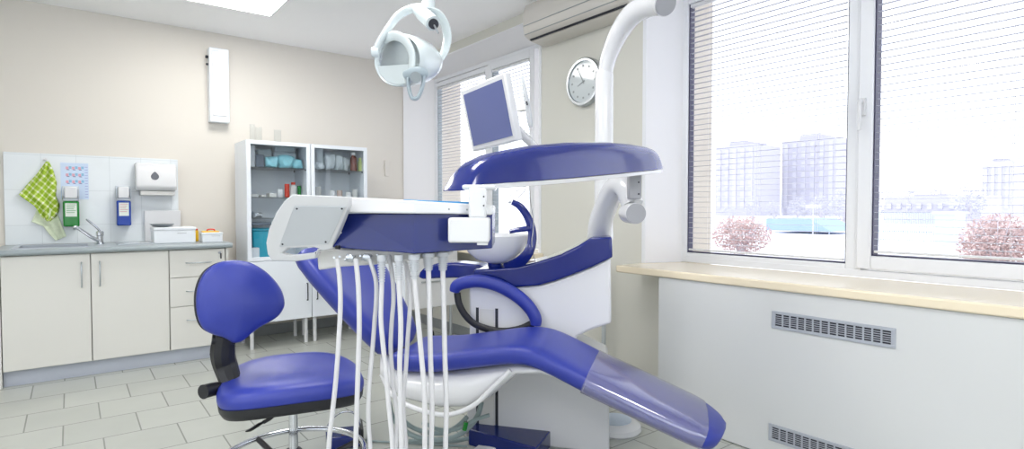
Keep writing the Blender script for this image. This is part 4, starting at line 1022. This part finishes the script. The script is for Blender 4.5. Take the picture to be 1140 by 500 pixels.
for u, v in ((379.5, 249), (376, 275.5)):
    B().cyl(w3(u-2, v, 1.455), w3(u+2, v, 1.45), .005, seg=12).build('hinge_pin', M['black'], wg)
B().lathe([(.003, 0), (.003, .002), (0, .002)], w3(379.5, 259, 1.466)-F*.002, -F, 12).build('screw', M['white'], blue)
# white hose bar below, with metal knobs
b = B(); a1 = [w3(352, 277, 1.53), w3(380, 277, 1.52), w3(430, 278, 1.50), w3(462, 280, 1.49), w3(500, 279, 1.52)]; a2 = [w3(354, 301, 1.53), w3(380, 297, 1.52), w3(430, 294, 1.50), w3(462, 289, 1.49), w3(500, 285, 1.52)]
b.loft([[a1[i], a2[i], a2[i]+FH*.12, a1[i]+FH*.12] for i in range(5)]); bar = b.build('hose_bar', M['offwhite'], con, bevel=.005, seg=2, angle=25)
for u, v in ((391.5, 287), (410, 286.5)):
    k = w3(u, v, 1.505); b = B()
    b.lathe([(.006, 0), (.006, .012), (.010, .014), (.010, .022), (.004, .024), (0, .024)], k, -F, 16)
    for q in range(4):
        a = q*PI/2+.5; b.tube([k-F*.018, k-F*.018+R*math.cos(a)*.016+U*math.sin(a)*.012], .0028, 8, 1)
    b.build('adjusting_knob', M['steel'], bar)
for u, v in ((372, 287), (378, 286), (401, 285), (420, 284)): B().cyl(w3(u, v, 1.51), w3(u, v, 1.495), .003, seg=10).build('bolt', M['steel'], bar)
hoses = [
 (1.47, .0062, [(375, 288), (378, 310), (379, 339), (377, 380), (374, 422), (370, 460), (366, 500)], 0),
 (1.46, .0064, [(396, 288), (399, 320), (400, 362), (399, 400), (398, 431), (397, 465), (396, 500)], 0),
 (1.48, .0058, [(411, 288), (418, 310), (419, 330), (417, 358), (415, 385), (411, 430), (410, 465), (412, 500)], 0),
 (1.46, .0062, [(425, 284), (425, 316), (424, 353), (426, 380), (429, 410), (433, 454), (437, 500)], 1),
 (1.50, .0058, [(433, 284), (437, 310), (438, 334), (436, 360), (435, 390), (438, 430), (442, 465), (441, 500)], 0),
 (1.45, .0066, [(444, 284), (444, 314), (446, 353), (446, 380), (445, 408), (446, 454), (447, 500)], 1),
 (1.51, .0058, [(450, 284), (455, 315), (456.5, 339), (454, 375), (452, 408), (449, 450), (452, 500)], 0),
 (1.45, .0066, [(461, 283), (461.5, 311), (464, 340), (466, 362), (469, 395), (472, 431), (473, 465), (473, 500)], 2),
 (1.47, .0066, [(477, 282), (477, 302), (478, 340), (479, 385), (480, 420), (481, 454), (480, 500)], 2),
 (1.49, .0066, [(493, 281), (493, 302), (494, 340), (495, 385), (496, 420), (497, 454), (496, 500)], 2)]
for i, (d, r, pts, kind) in enumerate(hoses):
    P = [at(u, v, d) for u, v in pts]; e = P[-1]
    P += [e+V(0, 0, -.15), Vector((e.x, e.y, .16))+R*.08, L(-.22, -.38+.02*i, .03), L(-.10, -.05+.012*i, .02), L(-.06+.01*i, .15, .02)]
    h = B().tube(P, r, 12, 7).build('hose', M['hose'], con)
    if kind:
        b = B(); a_, c_ = P[0], P[1]; rr = .0095 if kind == 1 else .0125; n = 9; prof = []
        ln = (c_-a_).length; prof = [(rr*1.25, 0), (rr*1.25, ln*.15)]
        for q in range(n):
            t0 = .18+.80*q/n; prof += [(rr*(1.22-.4*q/n), ln*t0), (rr*(1.22-.4*q/n), ln*(t0+.04)), (rr*(.86-.3*q/n), ln*(t0+.045)), (rr*(.86-.3*q/n), ln*(t0+.085))]
        prof += [(r*1.05, ln), (0, ln+.001)]
        b.lathe(prof, a_, (c_-a_), 18).build('ribbed_sleeve', M['greyw'], h, angle=30)
# grey supply tubing looping under the seat
tb = thing('supply_tubes', 'bundle of grey-green supply tubes looping on the floor under the chair seat', 'tubing', L(-.3, .1, 0))
for i, (pts, r, d) in enumerate((
    ([(433, 448), (436, 462), (446, 476), (462, 486), (482, 490), (505, 487), (522, 476), (532, 462), (536, 448)], .012, 2.62),
    ([(440, 448), (445, 462), (456, 474), (474, 481), (494, 482), (510, 474), (520, 464)], .011, 2.66),
    ([(470, 470), (488, 478), (508, 478), (528, 468), (545, 462)], .009, 2.55),
    ([(455, 492), (478, 498), (505, 495), (522, 488), (540, 486)], .010, 2.70))):
    P = [at(u, v, d) for u, v in pts]
    for q in P: q.z = max(q.z, .015)
    B().tube(P, r, 10, 6).build('tube', M['hoseg'], tb)
B().cyl(at(519, 470, 2.52), at(517, 479, 2.52), .010, seg=12).build('green_plug', M['green'], tb)
tag(B().tube([pZ(400, 490, .006), pZ(430, 492, .006), pZ(470, 494, .006), pZ(520, 497, .006)], .005, 8, 4).build('floor_cable', M['hoseg']), 'thin grey cable lying on the floor between the foot pedal and the unit', 'cable')

# ------------------------------------------------------------------ monitor, camera wand
mo = at(546, 127, 2.5)
mu = (R*.60-F*.80).normalized(); mn = (-R*.80-F*.60).normalized()
mv = (Z+mn*.20); mv = (mv-mu*mv.dot(mu)).normalized(); mn = mu.cross(mv)
if mn.dot(F) > 0: mn = -mn
ro = Matrix.Rotation(math.radians(2), 3, mn); mu = ro @ mu; mv = ro @ mv
mon = thing('monitor', 'tilted flat monitor with blue-grey screen and white frame in front of the far window', 'monitor', mo)
B().cbox(mo, mu, mv, mn, .345, .285, .035).build('frame', M['white'], mon, bevel=.008, seg=3)
B().cbox(mo+mn*.0185, mu, mv, mn, .300, .236, .003).build('screen', M['screen'], mon, smooth=False)
B().cbox(mo-mn*.03, mu, mv, mn, .20, .16, .03).build('back_cover', M['offwhite'], mon, bevel=.01)
mp_ = mo-mn*.05
B().tube([mp_, mp_-mn*.06+Z*-.05, at(590, 158, 2.75), at(606, 172, 2.8), at(640, 178, 2.86), V(pb.x, pb.y, at(670, 180, 2.86).z)], [.022, .022, .02, .02, .022, .024], 14, 5).build('monitor_arm', M['whiteg'], mon)
wa = thing('intraoral_camera', 'slim white camera wand standing in its holder beside the monitor', 'dental camera', at(590, 140, 2.56))
B().tube([at(581.5, 85, 2.56), at(583.5, 97, 2.56), at(586, 110, 2.56), at(588.5, 125, 2.56), at(590, 136, 2.56), at(591, 142, 2.56)], [.006, .009, .011, .013, .012, .008], 14, 4).build('wand', M['greyw'], wa)
B().tube([at(586, 113, 2.545), at(587, 117, 2.544)], .004, 10, 1).build('button', M['dark'], wa)
B().tube([at(591, 141, 2.56), at(593, 150, 2.56), at(592, 160, 2.57), at(590, 172, 2.6)], .003, 8, 4).build('cable', M['cord'], wa)
B().tube([at(588, 122, 2.57), at(580, 123, 2.60), at(573, 124, 2.62), at(573, 140, 2.62)], .005, 8, 1).build('holder', M['offwhite'], wa)
# thin wires under the swing arm
b = B().tube([at(586, 203, 2.2), at(583, 214, 2.3), at(573, 222, 2.35), at(568, 218, 2.35), at(578, 211, 2.3), at(589, 205, 2.2)], .002, 6, 6)
b.tube([at(589, 203, 2.2), at(591, 225, 2.4), at(594, 250, 2.55), at(592, 272, 2.6), at(596, 292, 2.66)], .0022, 6, 6)
tag(b.build('thin_wires', M['offwhite']), 'thin pale wires looping down from the blue swing arm to the bowl', 'wire')

# ------------------------------------------------------------------ stool
sc_ = at(326, 430, 1.78); sc_.z = 0
st = thing('dentist_stool', 'blue dentist stool with rounded backrest, black mechanism and chrome foot ring', 'stool', sc_)
SZ = .603
def sq(a, wx, wy, e=.62):
    c, s = math.cos(a), math.sin(a); return wx*math.copysign(abs(c)**e, c), wy*math.copysign(abs(s)**e, s)
def seat_ring(k, z, wav=1, n=48):
    r = []
    for i in range(n):
        a = 2*PI*i/n; x, y = sq(a, .212*k, .180*k, .70)
        zz = z+wav*(.012*(y/.2)*k-.012*math.cos(2*a)*k)
        r.append(sc_+(R*math.cos(.42)+FH*math.sin(.42))*x+(FH*math.cos(.42)-R*math.sin(.42))*y+Z*zz)
    return r
B().loft([seat_ring(k, z) for k, z in ((.90, SZ-.042), (.98, SZ-.040), (1.0, SZ-.030), (1.0, SZ-.018), (.975, SZ-.004), (.93, SZ+.004), (.8, SZ+.012), (.6, SZ+.012), (.4, SZ+.008), (.2, SZ+.005), (.02, SZ+.004))]).build('seat', M['blueu'], st, angle=60)
B().loft([seat_ring(k, z) for k, z in ((.88, SZ-.078), (.94, SZ-.074), (.98, SZ-.058), (.99, SZ-.040), (.9, SZ-.0425))]).build('seat_pan', M['black'], st, angle=60)
# backrest
bo = at(268, 337, 1.70); bn = (R*.50-FH*.84+Z*.10).normalized()
ol = [(218.4, 335), (220, 321), (224.4, 309), (231, 300), (241, 293.5), (250, 290.5), (262, 289.6), (272, 290.5), (281, 293), (292, 299), (301, 306), (310, 316), (315.6, 326), (318, 338), (315.5, 346), (310, 353), (301, 359), (291.6, 364), (283, 370), (275, 377), (269, 381), (261, 382.5), (254, 379), (248, 376), (239, 373.6), (230, 369.5), (224, 363), (220, 352)]
bo_ = on(268, 337, bo, bn)
out = [on(u, v, bo, bn) for u, v in ol]
out = catmull(out, 3, True)
B().cushion([q-bn*.045 for q in out], bo_-bn*.045, bn, .045, .02, .022).build('backrest', M['blueu'], st, angle=60)
B().cushion([bo_-bn*.062+(q-bo_)*.99-R*.007 for q in out], bo_-bn*.062-R*.007, bn, .018, 0, .01).build('backrest_shell', M['black'], st, angle=60)
bl = bo_-bn*.07
B().tube([on(250, 372, bo-bn*.075, bn), on(248, 392, bo-bn*.09, bn), on(252, 410, bo-bn*.10, bn), at(264, 436, 1.72), at(290, 440, 1.75)], [.032, .036, .034, .028, .022], 10, 4).build('back_support', M['black'], st)
B().cyl(on(236, 378, bo-bn*.07, bn), on(262, 378, bo-bn*.07, bn), .016, seg=14).build('support_clamp', M['black'], st)
B().cyl(on(238, 391, bo-bn*.085, bn), on(256, 390, bo-bn*.085, bn), .018, seg=16).build('tilt_knob', M['black'], st)
B().tube([at(226, 436.5, 1.66), at(240, 433, 1.70), at(262, 432, 1.76)], [.021, .020, .018], 18, 3).build('side_knob', M['black'], st)
q0 = sc_+Z*(SZ-.07)
B().tube([at(311, 448, 1.72), at(309, 457, 1.70), at(302, 465, 1.69), at(293, 470.5, 1.68)], .0055, 10, 5).build('height_lever', M['black'], st)
b = B(); b.fl = (.35, 1.2); b.tube([at(295, 469.5, 1.68), at(288, 473, 1.68), at(280, 478, 1.67), at(274, 480, 1.67)], [.006, .014, .014, .004], 12, 4, flat=Z); b.build('lever_paddle', M['black'], st)
B().box(-.09, .09, -.07, .07, SZ-.10, SZ-.067, Matrix.Translation(sc_) @ Matrix.Rotation(-YAW, 4, 'Z')).build('mechanism', M['black'], st, bevel=.01)
B().cyl(sc_+Z*.30, sc_+Z*(SZ-.09), .0135, seg=20).build('gas_piston', M['chrome'], st)
B().lathe([(.026, .10), (.026, .36), (.022, .365), (0, .366)], sc_, Z, 24).build('column', M['black'], st)
rc = sc_+Z*.345
B().tube([rc+R*math.cos(a)*.215+FH*math.sin(a)*.215 for a in (2*PI*k/40 for k in range(40))], .0095, 14, 1, closed=True).build('foot_ring', M['chrome'], st)
for a in (.6, 2.5, 4.2, 5.6):
    dr = R*math.cos(a)+FH*math.sin(a); B().tube([sc_+Z*.30+dr*.02, rc+dr*.1-Z*.03, rc+dr*.212], .009, 8, 3).build('ring_bracket', M['black'], st)
for k in range(5):
    a = .3+k*2*PI/5; dr = R*math.cos(a)+FH*math.sin(a); e = sc_+dr*.27
    B().tube([sc_+Z*.115, sc_+dr*.12+Z*.10, e+Z*.072], [.024, .020, .015], 12, 4).build('leg', M['chrome'], st)
    w = dr.cross(Z); b = B()
    for s in (-1, 1): b.cyl(e+Z*.026+w*.006*s, e+Z*.026+w*.024*s, .0255, seg=20)
    b.cyl(e+Z*.035, e+Z*.072, .008); b.build('castor', M['black'], st)
# foot pedal
fp = pZ(386, 494, .0); t = thing('foot_pedal', 'dark blue foot pedal with a chrome hoop handle on the floor behind the stool', 'foot pedal', fp)
mtx = Matrix.Translation(fp) @ Matrix.Rotation(-YAW+.3, 4, 'Z')
B().box(-.075, .06, -.07, .07, .001, .06, mtx).build('body', M['blued'], t, bevel=.012, seg=3)
B().box(.061, .075, -.07, .07, .001, .085, mtx).build('side_cover', M['black'], t, bevel=.004)
B().lathe([(.014, 0), (.014, .006), (0, .008)], mtx @ V(-.01, -.02, .06), Z, 16).build('yellow_button', M['yellow'], t)
B().tube([mtx @ V(-.09, 0, .02), mtx @ V(-.09, 0, .09), mtx @ V(-.05, 0, .14), mtx @ V(.0, 0, .155), mtx @ V(.05, 0, .13), mtx @ V(.068, 0, .06)], .005, 10, 6).build('hoop_handle', M['chrome'], t)
# white floor bowl-like foot by the base
rp = pZ(684, 478, .0)
t = thing('foot_control', 'round white foot control with teal top on the floor right of the chair base', 'foot control', rp)
B().lathe([(.13, .0005), (.135, .01), (.13, .03), (.11, .045), (.09, .05), (0, .05)], rp, Z, 32).build('disc', M['white'], t)
B().lathe([(.085, 0), (.085, .004), (0, .004)], rp+Z*.05, Z, 32).build('top_pad', M['palebl'], t)

# ------------------------------------------------------------------ daylight
w = bpy.data.worlds.new('world'); S.world = w; w.use_nodes = True
bg = w.node_tree.nodes['Background']; bg.inputs[0].default_value = (.975, .985, 1.0, 1); bg.inputs[1].default_value = 1.45
